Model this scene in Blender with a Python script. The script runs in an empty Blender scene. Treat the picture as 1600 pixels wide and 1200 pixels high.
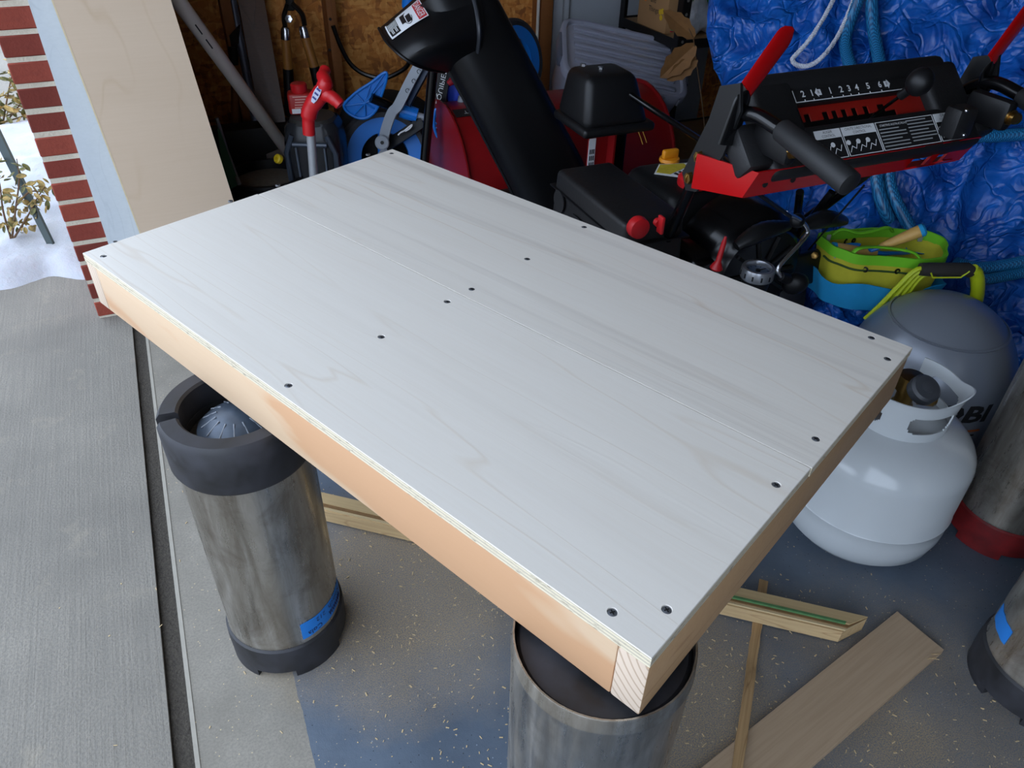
import bpy, bmesh, math, random
import numpy as np
from mathutils import Vector, Matrix, noise
random.seed(7)
PI = math.pi
S = bpy.context.scene
COL = S.collection
V = Vector

# ------------------------------------------------------------------ camera
CAMZ, PITCH, ROLL, FPX = 1.366, math.radians(37.306), math.radians(1.526), 1188.67
_fw = V((0, math.cos(PITCH), -math.sin(PITCH))); _r0 = V((1, 0, 0)); _u0 = _r0.cross(_fw)
CR = math.cos(ROLL) * _r0 + math.sin(ROLL) * _u0
CU = -math.sin(ROLL) * _r0 + math.cos(ROLL) * _u0
CC = V((0, 0, CAMZ))
cam_data = bpy.data.cameras.new('camera'); cam = bpy.data.objects.new('camera', cam_data); COL.objects.link(cam)
cam_data.sensor_width = 36; cam_data.lens = 36 * FPX / 1600; cam_data.clip_start = .02
m = Matrix((CR, CU, -_fw)).transposed().to_4x4(); m.translation = CC; cam.matrix_world = m
S.camera = cam

# ------------------------------------------------------------------ sky and exposure
world = bpy.data.worlds.new('sky'); S.world = world; world.use_nodes = True
bg = world.node_tree.nodes['Background']
bg.inputs['Color'].default_value = (.70, .815, 1.0, 1); bg.inputs['Strength'].default_value = 1.35
S.view_settings.view_transform = 'Standard'; S.view_settings.look = 'None'
S.view_settings.gamma = 1; S.view_settings.use_curve_mapping = False
S.view_settings.exposure = 1.48

# ------------------------------------------------------------------ helpers
def ray(x, y): return _fw + CR * ((x - 800) / FPX) - CU * ((y - 600) / FPX)
def at(x, y, z=None, Y=None, pt=None, n=None):
    d = ray(x, y)
    if z is not None: return CC + d * ((z - CAMZ) / d.z)
    if Y is not None: return CC + d * (Y / d.y)
    n = V(n); return CC + d * ((V(pt) - CC).dot(n) / d.dot(n))
E1 = V((-.4222, .9065, 0)); E2 = V((.9065, .4222, 0)); UP = V((0, 0, 1))   # along the door line / into the garage
def ST(s, t, z=0): return E1 * s + E2 * t + UP * z

def lin(c):
    if isinstance(c, str):
        c = [int(c[i:i+2], 16) / 255 for i in (0, 2, 4)]
        c = [x / 12.92 if x <= .04045 else ((x + .055) / 1.055) ** 2.4 for x in c]
    return (*c[:3], 1)

class NT:
    def __init__(s, name):
        s.m = bpy.data.materials.new(name); s.m.use_nodes = True; s.t = s.m.node_tree
        s.b = s.t.nodes['Principled BSDF']; s._co = None
    def n(s, typ, ins=None, **kw):
        nd = s.t.nodes.new(typ)
        for k, v in kw.items(): setattr(nd, k, v)
        for k, v in (ins or {}).items(): s.set(nd.inputs[k], v)
        return nd
    def set(s, inp, v):
        if isinstance(v, bpy.types.NodeSocket): s.t.links.new(v, inp)
        else: inp.default_value = v
    def co(s, scale=(1, 1, 1), rot=(0, 0, 0), loc=(0, 0, 0), kind='Object'):
        c = s.n('ShaderNodeTexCoord').outputs[kind]
        return s.n('ShaderNodeMapping', {'Vector': c, 'Scale': scale, 'Rotation': rot, 'Location': loc}).outputs[0]
    def noise(s, co, scale=5, detail=4, rough=.5, dist=0):
        return s.n('ShaderNodeTexNoise', {'Vector': co, 'Scale': scale, 'Detail': detail, 'Roughness': rough, 'Distortion': dist}).outputs[0]
    def vor(s, co, scale=5, feat='F1', out=0, rnd=1):
        return s.n('ShaderNodeTexVoronoi', {'Vector': co, 'Scale': scale, 'Randomness': rnd}, feature=feat).outputs[out]
    def ramp(s, f, stops, interp='LINEAR'):
        r = s.n('ShaderNodeValToRGB', {'Fac': f}); e = r.color_ramp.elements; r.color_ramp.interpolation = interp
        while len(e) < len(stops): e.new(.5)
        for i, (p, c) in enumerate(stops): e[i].position = p; e[i].color = lin(c) if not isinstance(c, (int, float)) else (c, c, c, 1)
        return r.outputs[0]
    def math(s, op, a, b=0, clamp=False):
        return s.n('ShaderNodeMath', {0: a, 1: b}, operation=op, use_clamp=clamp).outputs[0]
    def mix(s, f, a, b, mode='MIX'):
        nd = s.n('ShaderNodeMix', data_type='RGBA', blend_type=mode)
        s.set(nd.inputs[0], f)
        for i, v in ((6, a), (7, b)): s.set(nd.inputs[i], lin(v) if isinstance(v, (str, tuple)) else v)
        return nd.outputs[2]
    def bump(s, h, strength=.3, dist=.005, normal=None):
        nd = s.n('ShaderNodeBump', {'Height': h, 'Strength': strength, 'Distance': dist})
        if normal is not None: s.set(nd.inputs['Normal'], normal)
        return nd.outputs[0]
    def out(s, base=None, rough=None, normal=None, **kw):
        if base is not None: s.set(s.b.inputs['Base Color'], lin(base) if isinstance(base, (str, tuple)) else base)
        if rough is not None: s.set(s.b.inputs['Roughness'], rough)
        if normal is not None: s.set(s.b.inputs['Normal'], normal)
        for k, v in kw.items(): s.set(s.b.inputs[k.replace('_', ' ')], v)
        return s.m

MATS = {}
def plain(name, col, rough=.5, metal=0, var=.12, vs=14, bump=0, bs=60, **kw):
    """one colour with slight uneven tone and fine relief"""
    if name in MATS: return MATS[name]
    t = NT(name); co = t.co()
    n = t.noise(co, vs, 5)
    c = lin(col); d = tuple(max(0, x * (1 - var)) for x in c[:3]); l = tuple(min(1, x * (1 + var)) for x in c[:3])
    base = t.mix(n, d, l)
    nrm = t.bump(t.noise(co, bs, 3), bump, .004) if bump else None
    MATS[name] = t.out(base, rough, nrm, Metallic=metal, **kw); return MATS[name]

class MB:
    """collects vertices and faces in world space"""
    def __init__(s): s.v = []; s.f = []
    def add(s, vs, fs):
        o = len(s.v); s.v += [V(p) for p in vs]; s.f += [tuple(i + o for i in f) for f in fs]; return s
    def hexa(s, b, t):
        return s.add(list(b) + list(t), [(3, 2, 1, 0), (4, 5, 6, 7), (0, 1, 5, 4), (1, 2, 6, 5), (2, 3, 7, 6), (3, 0, 4, 7)])
    def box(s, c, size, ax=None, r=0, seg=2):
        X, Yv, Z = ax or (V((1, 0, 0)), V((0, 1, 0)), V((0, 0, 1))); c = V(c)
        bm = bmesh.new(); bmesh.ops.create_cube(bm, size=1)
        for v in bm.verts: v.co = V((v.co.x * size[0], v.co.y * size[1], v.co.z * size[2]))
        if r: bmesh.ops.bevel(bm, geom=list(bm.edges), offset=r, segments=seg, profile=.5, affect='EDGES')
        bm.verts.index_update()
        s.add([c + X * v.co.x + Yv * v.co.y + Z * v.co.z for v in bm.verts], [[v.index for v in f.verts] for f in bm.faces]); bm.free(); return s
    def prism(s, poly, ext):
        n = len(poly); ext = V(ext); a = [V(p) for p in poly]
        s.add(a + [p + ext for p in a], [tuple(range(n))[::-1], tuple(range(n, 2 * n))] + [(i, (i + 1) % n, n + (i + 1) % n, n + i) for i in range(n)]); return s
    def tube(s, path, r, n=10, caps=True, flat=1, closed=False):
        P = [V(p) for p in path]; k = len(P); rs = r if isinstance(r, (list, tuple)) else [r] * k
        up = None; vs = []; fs = []
        for i, p in enumerate(P):
            if closed: d = (P[(i + 1) % k] - P[i - 1])
            else: d = (P[min(i + 1, k - 1)] - P[max(i - 1, 0)])
            d.normalize()
            if up is None: up = (V((0, 0, 1)) if abs(d.z) < .9 else V((0, 1, 0)))
            a = d.cross(up); a.normalize(); b = a.cross(d); up = b
            for j in range(n):
                t = 2 * PI * j / n; vs.append(p + (a * math.cos(t) + b * math.sin(t) * flat) * rs[i])
        rng = k if closed else k - 1
        for i in range(rng):
            for j in range(n):
                a0 = i * n + j; a1 = i * n + (j + 1) % n; i2 = (i + 1) % k
                fs.append((a0, a1, i2 * n + (j + 1) % n, i2 * n + j))
        if caps and not closed: fs += [tuple(range(n))[::-1], tuple(range((k - 1) * n, k * n))]
        return s.add(vs, fs)
    def lathe(s, prof, c, axis=(0, 0, 1), n=40, a0=0, a1=2 * PI, cap=True):
        ax = V(axis).normalized(); h = V((1, 0, 0)) if abs(ax.x) < .8 else V((0, 1, 0))
        if abs(ax.z) > .99: a = V((1, 0, 0)); b = V((0, 1, 0)) * (1 if ax.z > 0 else -1)
        else: a = ax.cross(UP).normalized(); b = ax.cross(a)
        c = V(c); full = abs(a1 - a0 - 2 * PI) < 1e-6; m = n if full else n + 1; vs = []; fs = []
        for (r, z) in prof:
            for j in range(m):
                t = a0 + (a1 - a0) * j / n; vs.append(c + ax * z + (a * math.cos(t) + b * math.sin(t)) * r)
        k = len(prof)
        for i in range(k - 1):
            for j in range(n):
                j2 = (j + 1) % m; fs.append((i * m + j, i * m + j2, (i + 1) * m + j2, (i + 1) * m + j))
        if full and cap:
            if prof[0][0] > 1e-5: fs.append(tuple(range(m))[::-1])
            if prof[-1][0] > 1e-5: fs.append(tuple(range((k - 1) * m, k * m)))
        if not full:
            fs.append(tuple(i * m for i in range(k))); fs.append(tuple(i * m + m - 1 for i in range(k))[::-1])
        return s.add(vs, fs)
    def ball(s, c, rad, ax=None, n=20, k=12):
        X, Yv, Z = ax or (V((1, 0, 0)), V((0, 1, 0)), V((0, 0, 1))); c = V(c)
        if not isinstance(rad, (tuple, list)): rad = (rad,) * 3
        vs = [c - Z * rad[2]]; fs = []
        for i in range(1, k):
            p = PI * i / k - PI / 2
            for j in range(n):
                t = 2 * PI * j / n; vs.append(c + X * (rad[0] * math.cos(p) * math.cos(t)) + Yv * (rad[1] * math.cos(p) * math.sin(t)) + Z * rad[2] * math.sin(p))
        vs.append(c + Z * rad[2]); top = len(vs) - 1
        for j in range(n):
            fs.append((0, 1 + (j + 1) % n, 1 + j)); fs.append((top, top - n + j, top - n + (j + 1) % n))
        for i in range(k - 2):
            for j in range(n):
                fs.append((1 + i * n + j, 1 + i * n + (j + 1) % n, 1 + (i + 1) * n + (j + 1) % n, 1 + (i + 1) * n + j))
        return s.add(vs, fs)
    def grid(s, rows, thick=0, nrm=None):
        """rows of points; thick > 0 makes a closed sheet"""
        R = [[V(p) for p in r] for r in rows]; a = len(R); b = len(R[0])
        def q(i, j): return i * b + j
        top = [p for r in R for p in r]; fs = [(q(i, j), q(i, j + 1), q(i + 1, j + 1), q(i + 1, j)) for i in range(a - 1) for j in range(b - 1)]
        if not thick: return s.add(top, fs)
        low = []
        for i in range(a):
            for j in range(b):
                du = R[min(i + 1, a - 1)][j] - R[max(i - 1, 0)][j]; dv = R[i][min(j + 1, b - 1)] - R[i][max(j - 1, 0)]
                nn = V(nrm) if nrm is not None else du.cross(dv).normalized()
                low.append(R[i][j] + nn * thick)
        o = a * b; allf = list(fs) + [tuple(x + o for x in f)[::-1] for f in fs]
        rim = [q(0, j) for j in range(b)] + [q(i, b - 1) for i in range(1, a)] + [q(a - 1, j) for j in range(b - 2, -1, -1)] + [q(i, 0) for i in range(a - 2, 0, -1)]
        for i in range(len(rim)):
            x, y = rim[i], rim[(i + 1) % len(rim)]; allf.append((y, x, x + o, y + o))
        return s.add(top + low, allf)
    def build(s, name, mat, parent=None, root=None, angle=38, smooth=True):
        me = bpy.data.meshes.new(name)
        r = root or parent
        inv = ORG[r.name].inverted() if r is not None else Matrix.Identity(4)
        me.from_pydata([inv @ p for p in s.v], [], s.f); me.validate()
        bm = bmesh.new(); bm.from_mesh(me); bmesh.ops.recalc_face_normals(bm, faces=bm.faces); bm.to_mesh(me); bm.free()
        if smooth:
            me.shade_smooth(); me.set_sharp_from_angle(angle=math.radians(angle))
        me.materials.append(mat)
        o = bpy.data.objects.new(name, me); COL.objects.link(o)
        if parent is not None: o.parent = parent; ORG[o.name] = ORG[parent.name]
        else:
            ORG[o.name] = Matrix.Identity(4)
        return o
ORG = {}
def thing(name, label, cat, loc, rz=0, group=None, kind=None):
    o = bpy.data.objects.new(name, None); COL.objects.link(o); o.empty_display_size = .05
    o.matrix_world = Matrix.Translation(V(loc)) @ Matrix.Rotation(rz, 4, 'Z'); ORG[o.name] = o.matrix_world.copy()
    if kind: o['kind'] = kind
    else: o['category'] = cat
    o['label'] = label
    if group: o['group'] = group
    return o
def single(mb, name, label, cat, mat, loc=None, group=None, kind=None, angle=38):
    """a thing that is one mesh, its origin at loc"""
    if loc is None:
        lo = [min(p[i] for p in mb.v) for i in range(3)]; hi = [max(p[i] for p in mb.v) for i in range(3)]
        loc = V(((lo[0] + hi[0]) / 2, (lo[1] + hi[1]) / 2, lo[2]))
    loc = V(loc); mb.v = [p - loc for p in mb.v]
    o = mb.build(name, mat, angle=angle); o.location = loc; ORG[o.name] = Matrix.Translation(loc)
    o['label'] = label
    if kind: o['kind'] = kind
    if cat: o['category'] = cat
    if group: o['group'] = group
    return o
def struct(mb, name, mat, label, loc=(0, 0, 0)):
    return single(mb, name, label, None, mat, loc, kind='structure')
def sub(o, name, mesh_src, mat=None): ...
def crom(P, n=8, closed=False):
    P = [V(p) for p in P]; out = []; k = len(P)
    for i in range(k - 1 if not closed else k):
        p0 = P[i - 1] if (i > 0 or closed) else P[0] * 2 - P[1]
        p1 = P[i]; p2 = P[(i + 1) % k]; p3 = P[(i + 2) % k] if (i + 2 < k or closed) else P[-1] * 2 - P[-2]
        for j in range(n):
            t = j / n
            out.append(.5 * ((2 * p1) + (p2 - p0) * t + (2 * p0 - 5 * p1 + 4 * p2 - p3) * t * t + (3 * p1 - p0 - 3 * p2 + p3) * t ** 3))
    if not closed: out.append(P[-1])
    return out
_txt = {}
def text(s, fn, height, mat, parent, name='lettering', width=None, depth=.0006, bold=0):
    """raised lettering; fn(u, v, w) maps text space (metres, centred) to the world"""
    key = (s, bold)
    if key not in _txt:
        cu = bpy.data.curves.new('t', 'FONT'); cu.body = s; cu.align_x = 'CENTER'; cu.align_y = 'CENTER'; cu.resolution_u = 2; cu.offset = bold
        ob = bpy.data.objects.new('t', cu); COL.objects.link(ob); bpy.context.view_layer.update()
        me = bpy.data.meshes.new_from_object(ob); bpy.data.objects.remove(ob); bpy.data.curves.remove(cu)
        _txt[key] = ([tuple(v.co) for v in me.vertices], [tuple(p.vertices) for p in me.polygons]); bpy.data.meshes.remove(me)
    vs, fs = _txt[key]
    if not vs: return None
    ys = [v[1] for v in vs]; xs = [v[0] for v in vs]; k = height / (max(ys) - min(ys)); kx = k if width is None else width / (max(xs) - min(xs))
    cy = (max(ys) + min(ys)) / 2; cx = (max(xs) + min(xs)) / 2
    mb = MB(); mb.add([fn((x - cx) * kx, (y - cy) * k, depth) for x, y, z in vs], fs)
    return mb.build(name, mat, parent, smooth=False)
def rot_axes(z, x=None):
    """orthonormal frame with third axis z and first axis near x"""
    z = V(z).normalized(); x = V(x if x is not None else (1, 0, 0)); x = (x - z * x.dot(z)).normalized(); return (x, z.cross(x), z)

# ------------------------------------------------------------------ surface materials
def m_broom():
    t = NT('broom_concrete'); co = t.co(rot=(0, 0, -math.radians(25)))      # x into garage, y along the door line
    n1 = t.noise(co, 3, 6, .6); n2 = t.noise(co, 180, 3)
    ln = t.noise(t.co(rot=(0, 0, 0), scale=(1, 1, 1)), 1, 1)
    st = t.n('ShaderNodeMapping', {'Vector': co, 'Scale': (160, 3, 1)}).outputs[0]
    br = t.noise(st, 1, 3, .6)
    spots = t.ramp(t.noise(co, 9, 5, .65), [(.58, 0.0), (.72, 1.0)])
    c = t.ramp(n1, [(.3, '777269'), (.7, '8F897E')])
    c = t.mix(t.math('MULTIPLY', t.ramp(n2, [(.35, 0.0), (.65, 1.0)]), .5), c, '6E6B66')
    c = t.mix(t.math('MULTIPLY', t.ramp(br, [(.35, 1.0), (.65, 0.0)]), .30), c, '67655F')
    c = t.mix(t.math('MULTIPLY', spots, .25), c, 'A69C88')
    h = t.math('ADD', t.math('MULTIPLY', br, .8), n2)
    return t.out(c, .92, t.bump(h, .5, .003))
def m_floor():
    t = NT('painted_floor'); g = t.co(rot=(0, 0, -math.radians(25)))
    sep = t.n('ShaderNodeSeparateXYZ', {0: g}); tt = sep.outputs[0]
    n = t.noise(g, 14, 5, .6); n2 = t.noise(g, 220, 3)
    edge = t.math('GREATER_THAN', t.math('ADD', tt, t.math('MULTIPLY', t.math('SUBTRACT', n, .5), .012)), -.022)
    conc = t.ramp(t.noise(g, 5, 6, .65), [(.3, '7C776D'), (.7, '938D82')])
    conc = t.mix(t.math('MULTIPLY', t.ramp(n2, [(.4, 0.0), (.65, 1.0)]), .4), conc, '6A675F')
    paint = t.ramp(t.noise(g, 4, 6, .6), [(.3, '4C5764'), (.7, '606C7A')])
    fl = t.vor(g, 110, 'F1'); flk = t.math('LESS_THAN', fl, .11)
    vc = t.n('ShaderNodeTexVoronoi', {'Vector': g, 'Scale': 110}).outputs[1]
    sel = t.math('GREATER_THAN', t.n('ShaderNodeSeparateColor', {0: vc}).outputs[0], .72)
    paint = t.mix(t.math('MULTIPLY', flk, sel), paint, '16181C')
    sel2 = t.math('LESS_THAN', t.n('ShaderNodeSeparateColor', {0: vc}).outputs[0], .10)
    paint = t.mix(t.math('MULTIPLY', t.math('MULTIPLY', flk, sel2), .7), paint, 'A9B4C2')
    c = t.mix(edge, conc, paint)
    # sawdust lying in drifts under the cutting place
    w = t.co()
    def blob(x, y, r):
        d = t.n('ShaderNodeVectorMath', {0: w, 1: (x, y, 0)}, operation='DISTANCE').outputs['Value']
        return t.math('SUBTRACT', 1, t.math('DIVIDE', d, r), True)
    b = t.math('MAXIMUM', blob(-.22, 1.05, .42), t.math('MAXIMUM', blob(.35, .78, .36), t.math('MULTIPLY', blob(.75, .75, .55), .6)))
    grain = t.noise(g, 420, 2, .7); drift = t.noise(g, 7, 5, .6)
    dm = t.math('MULTIPLY', t.ramp(t.math('ADD', t.math('MULTIPLY', b, 1.1), t.math('MULTIPLY', drift, .55)), [(.42, 0.0), (.95, 1.0)]), t.ramp(grain, [(.38, 0.15), (.62, 1.0)]))
    specks = t.math('MULTIPLY', t.math('LESS_THAN', t.vor(g, 75, 'F1'), .10), t.math('GREATER_THAN', drift, .42))
    c = t.mix(t.math('MULTIPLY', dm, .8), c, 'B49C74')
    c = t.mix(t.math('MULTIPLY', specks, .65), c, 'C9B590')
    r = t.mix(edge, (.9, .9, .9), (.42, .42, .42)); r = t.mix(dm, r, (.95, .95, .95))
    return t.out(c, r, t.bump(t.math('ADD', t.noise(g, 60, 4), t.math('MULTIPLY', grain, .6)), .25, .002))
def m_osb(name='osb', tint=('9C5E2C', 'CC8038', 'E6A456')):
    t = NT(name); co = t.co(); d = t.noise(co, 6, 3)
    cm = t.n('ShaderNodeMix', data_type='VECTOR'); t.set(cm.inputs[0], .06); t.set(cm.inputs[4], co); 
    nn = t.n('ShaderNodeTexNoise', {'Vector': co, 'Scale': 7}); t.set(cm.inputs[5], nn.outputs[1])
    v1 = t.n('ShaderNodeTexVoronoi', {'Vector': t.n('ShaderNodeMapping', {'Vector': cm.outputs[1], 'Rotation': (0, 0, .5), 'Scale': (26, 26, 70)}).outputs[0], 'Scale': 1})
    v2 = t.n('ShaderNodeTexVoronoi', {'Vector': t.n('ShaderNodeMapping', {'Vector': cm.outputs[1], 'Rotation': (.6, .5, 0), 'Scale': (70, 64, 30)}).outputs[0], 'Scale': 1})
    a = t.n('ShaderNodeSeparateColor', {0: v1.outputs[1]}).outputs[0]; b = t.n('ShaderNodeSeparateColor', {0: v2.outputs[1]}).outputs[1]
    f = t.math('ADD', t.math('MULTIPLY', a, .5), t.math('MULTIPLY', b, .5))
    c = t.ramp(f, [(.12, tint[0]), (.45, tint[1]), (.85, tint[2])])
    c = t.mix(t.math('MULTIPLY', t.noise(co, 90, 4), .22), c, '5A3416')
    return t.out(c, .75, t.bump(f, .3, .003))
def m_wood(name, base, line, dark, lf=14, st=(1, 7, 7), amt=.5, seed=0, rough=.6, patch=None, fine=.2, bands=None, lw=.07):
    """grain: contour lines of a stretched noise field, along local x"""
    t = NT(name); co = t.co(loc=(seed * 3.1, seed * 1.7, seed))
    ws = t.n('ShaderNodeMapping', {'Vector': co, 'Scale': st}).outputs[0]
    n = t.noise(ws, .9, 3, .45, .3)
    fr = t.math('FRACT', t.math('MULTIPLY', n, lf))
    ring = t.ramp(t.math('ABSOLUTE', t.math('SUBTRACT', fr, .5)), [(0, 1.0), (lw, 0.0)])
    fade = t.ramp(t.noise(ws, 1.6, 2), [(.42, 0.0), (.62, 1.0)])
    fs = t.n('ShaderNodeMapping', {'Vector': co, 'Scale': (6, 160, 160)}).outputs[0]
    fn = t.noise(fs, 1, 4, .6)
    c = t.mix(t.math('MULTIPLY', t.noise(t.n('ShaderNodeMapping', {'Vector': co, 'Scale': (1, 9, 9)}).outputs[0], 1.5, 4), .6), base, dark)
    if patch:
        pn = t.noise(t.n('ShaderNodeMapping', {'Vector': co, 'Scale': patch[1]}).outputs[0], 1, 3, .45, .4)
        c = t.mix(t.ramp(pn, [(.45, 0.0), (.52, 1.0)]), c, patch[0])
    if bands:
        bn = t.noise(t.n('ShaderNodeMapping', {'Vector': co, 'Scale': (.6, 26, 26)}).outputs[0], 1, 3, .55)
        c = t.mix(t.math('MULTIPLY', t.ramp(bn, [(.55, 0.0), (.75, 1.0)]), bands[1]), c, bands[0])
    c = t.mix(t.math('MULTIPLY', t.math('MULTIPLY', ring, fade), amt), c, line)
    c = t.mix(t.math('MULTIPLY', t.ramp(fn, [(.4, 0.0), (.7, 1.0)]), fine), c, line)
    return t.out(c, rough, t.bump(t.math('ADD', fn, ring), .08, .001))
def m_steel():
    t = NT('worn_steel'); co = t.co()
    st = t.n('ShaderNodeMapping', {'Vector': co, 'Scale': (26, 26, 3.5)}).outputs[0]
    n = t.noise(st, 1, 6, .65, .6); g = t.noise(co, 9, 6, .7, .5)
    c = t.ramp(n, [(.28, '847B6F'), (.5, 'A8A298'), (.72, 'C6C2BC')])
    c = t.mix(t.ramp(g, [(.5, 0.0), (.74, .65)]), c, '6B5E50')
    rust = t.ramp(t.noise(t.co(loc=(3, 1, 2)), 16, 6, .75), [(.70, 0.0), (.74, .9)])
    c = t.mix(rust, c, '6A3C1C')
    scr = t.ramp(t.noise(t.n('ShaderNodeMapping', {'Vector': co, 'Scale': (60, 60, 8), 'Rotation': (.3, .2, 0)}).outputs[0], 1, 5, .7), [(.35, .46), (.65, .22)])
    return t.out(c, scr, t.bump(g, .06, .004), Metallic=.85)
def m_rubber(name='black_rubber', c='1B1B1D', d='34343A'):
    t = NT(name); co = t.co(); n = t.noise(co, 20, 6, .65)
    return t.out(t.ramp(n, [(.35, c), (.75, d)]), t.ramp(n, [(.3, .45), (.7, .7)]), t.bump(t.noise(co, 90, 4), .12, .002))
def m_tarp():
    t = NT('blue_tarp'); co = t.co()
    v = t.noise(co, 9, 5, .6, .6)
    w1 = t.n('ShaderNodeTexWave', {'Vector': co, 'Scale': 170, 'Distortion': 1}, bands_direction='X').outputs[1]
    w2 = t.n('ShaderNodeTexWave', {'Vector': co, 'Scale': 170, 'Distortion': 1}, bands_direction='Z').outputs[1]
    wv = t.math('MULTIPLY', w1, w2)
    cr = t.math('ABSOLUTE', t.math('SUBTRACT', t.noise(co, 6, 3, .5, 1.2), .5))
    cr2 = t.vor(t.n('ShaderNodeVectorMath', {0: co, 1: t.n('ShaderNodeTexNoise', {'Vector': co, 'Scale': 5}).outputs[1]}, operation='ADD').outputs[0], 7, 'DISTANCE_TO_EDGE')
    h = t.math('ADD', t.math('MULTIPLY', cr, 2.0), t.math('MULTIPLY', t.ramp(cr2, [(0, 0.0), (.12, 1.0)]), .15))
    c = t.ramp(v, [(.3, '0B3A8C'), (.7, '196AC8')])
    nr = t.bump(wv, .25, .0008, t.bump(h, .85, .025))
    return t.out(c, .24, nr, IOR=1.5)
def m_snow():
    t = NT('snow'); co = t.co()
    return t.out(t.ramp(t.noise(co, 4, 5), [(.3, 'A4A6AE'), (.7, 'B8BAC0')]), .85, t.bump(t.noise(co, 38, 6, .65), .35, .02), Subsurface_Weight=.15)
def m_brick():
    t = NT('red_brick'); co = t.co(); rnd = t.n('ShaderNodeObjectInfo').outputs['Random']
    c = t.ramp(rnd, [(0, '6E2A1D'), (.5, '86382A'), (1, '9A4633')])
    c = t.mix(t.math('MULTIPLY', t.noise(co, 60, 6, .7), .5), c, '55201A')
    return t.out(c, .9, t.bump(t.noise(co, 120, 5, .7), .5, .003))

BROOM = m_broom(); FLOOR = m_floor(); OSB = m_osb(); STEEL = m_steel(); RUBBER = m_rubber(); TARP = m_tarp(); SNOW = m_snow(); BRICK = m_brick()
MORTAR = plain('mortar', 'C4BAA8', .95, var=.12, vs=60, bump=.5, bs=150)
STUDW = m_wood('stud_wood', '8F5728', '5A3010', '6E3F1A', 10, (6, 6, 1), .6, 2, .7)
DARKWALL = plain('bare_drywall', '8E877C', .9, var=.15, vs=6)
GRIT = plain('joint_grit', '3E3932', .95, var=.75, vs=170, bump=.9, bs=200)
BLACK = plain('black_plastic', '0D0D0F', .45, var=.2, vs=40, bump=.05, Specular_IOR_Level=.35)
BLACKS = plain('gloss_black_paint', '08080A', .2, var=.1, Specular_IOR_Level=.4)
DUSTRED = plain('dusty_red', '7A0A0E', .38, var=.2, vs=14)
RED = plain('red_paint', 'A3080C', .25, var=.12, vs=9)
REDPL = plain('red_plastic', 'C01A20', .38, var=.08)
WHITEP = plain('white_print', 'D8DADC', .6, var=.03)
BLACKP = plain('black_print', '101012', .6, var=.03)
CHROME = plain('zinc', 'C8C8CC', .25, 1, var=.1)
BRASS = plain('brass_bolt', '9C7B45', .35, 1, var=.2)
BLUEPL = plain('blue_plastic', '1673CC', .38, var=.08)
GREYPL = plain('grey_plastic', '8A9098', .5, var=.06)

# ------------------------------------------------------------------ the setting: floor, drive, walls
TJ0, TJ1 = -.252, -.215         # expansion joint between drive and garage floor
def slab(s0, s1, t0, t1, z0, z1): 
    a = [ST(s0, t0, z0), ST(s0, t1, z0), ST(s1, t1, z0), ST(s1, t0, z0)]; b = [ST(s0, t0, z1), ST(s0, t1, z1), ST(s1, t1, z1), ST(s1, t0, z1)]
    return a, b
mb = MB(); mb.hexa(*slab(-3.2, 3.5, TJ1, 6.4, -.12, 0)); floor = struct(mb, 'floor', FLOOR, 'blue-grey painted garage concrete with dark flakes and sawdust')
mb = MB(); mb.hexa(*slab(-14, 14, -16, TJ0, -.12, 0)); drive = struct(mb, 'driveway_slab', BROOM, 'broom-finished grey concrete driveway outside the garage')
mb = MB()
N = 160
rowsj = []
for i in range(N + 1):
    s = -2.6 + 5.2 * i / N
    rowsj.append([ST(s, TJ0 - .004 + .046 * j / 5, -.010 + .004 * noise.noise(V((s * 45, j * 1.7, 2))) + (.006 if j in (0, 5) else 0) * 0) for j in range(6)])
mb.grid(rowsj, .03, (0, 0, -1)); struct(mb, 'joint_strip', GRIT, 'dark gritty joint between driveway and garage floor')
mb = MB(); 
for i in range(1):
    mb.hexa(*slab(-3.1, 2.46, TJ1 - .001, TJ1 + .007, -.02, .0015))
struct(mb, 'trim_1', plain('slab_edge', '9C978C', .9, var=.1, vs=50, bump=.3), 'pale rounded edge of the garage slab along the joint')

SW = 3.36                         # the side wall
mb = MB(); mb.hexa(*slab(SW, SW + .1, -.25, 6.3, 0, 2.6)); wall_side = struct(mb, 'wall_left', OSB, 'rough brown strand-board wall of the garage')
def on_wall(px, py, s=SW): return at(px, py, pt=ST(s, 0), n=E1)
for px in (350, 513, 700):        # studs standing proud of the boards
    p = on_wall(px, 0, SW - .05); tt = p.dot(E2)
    mb = MB(); mb.box(ST(SW - .045, tt, 1.3), (.038, .089, 2.6), (E2, E1, UP), .002)
    o = mb.build('stud', STUDW, wall_side)
    if px == 513:
        for (qx, qy) in ((516, 30), (515, 78)):
            mb = MB(); mb.lathe([(.004, 0), (.006, .001), (.0, .002)], at(qx, qy, pt=ST(SW - .0905, 0), n=E1), -E1, 10); mb.build('nail_knot', plain('knot', '1E1008', .8), o)
p = on_wall(838, 0); td = p.dot(E2)
mb = MB(); mb.box(ST(SW - .045, td + .01, 1.3), (.06, .09, 2.6), (E2, E1, UP), .002); mb.build('stud', STUDW, wall_side)
mb = MB(); mb.tube([ST(SW - .095, td - .035, z) for z in (0, .5, 1, 1.5, 2)], .007, 8); mb.build('white_cable', plain('cable_white', 'C9C4BA', .5), wall_side)
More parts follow.
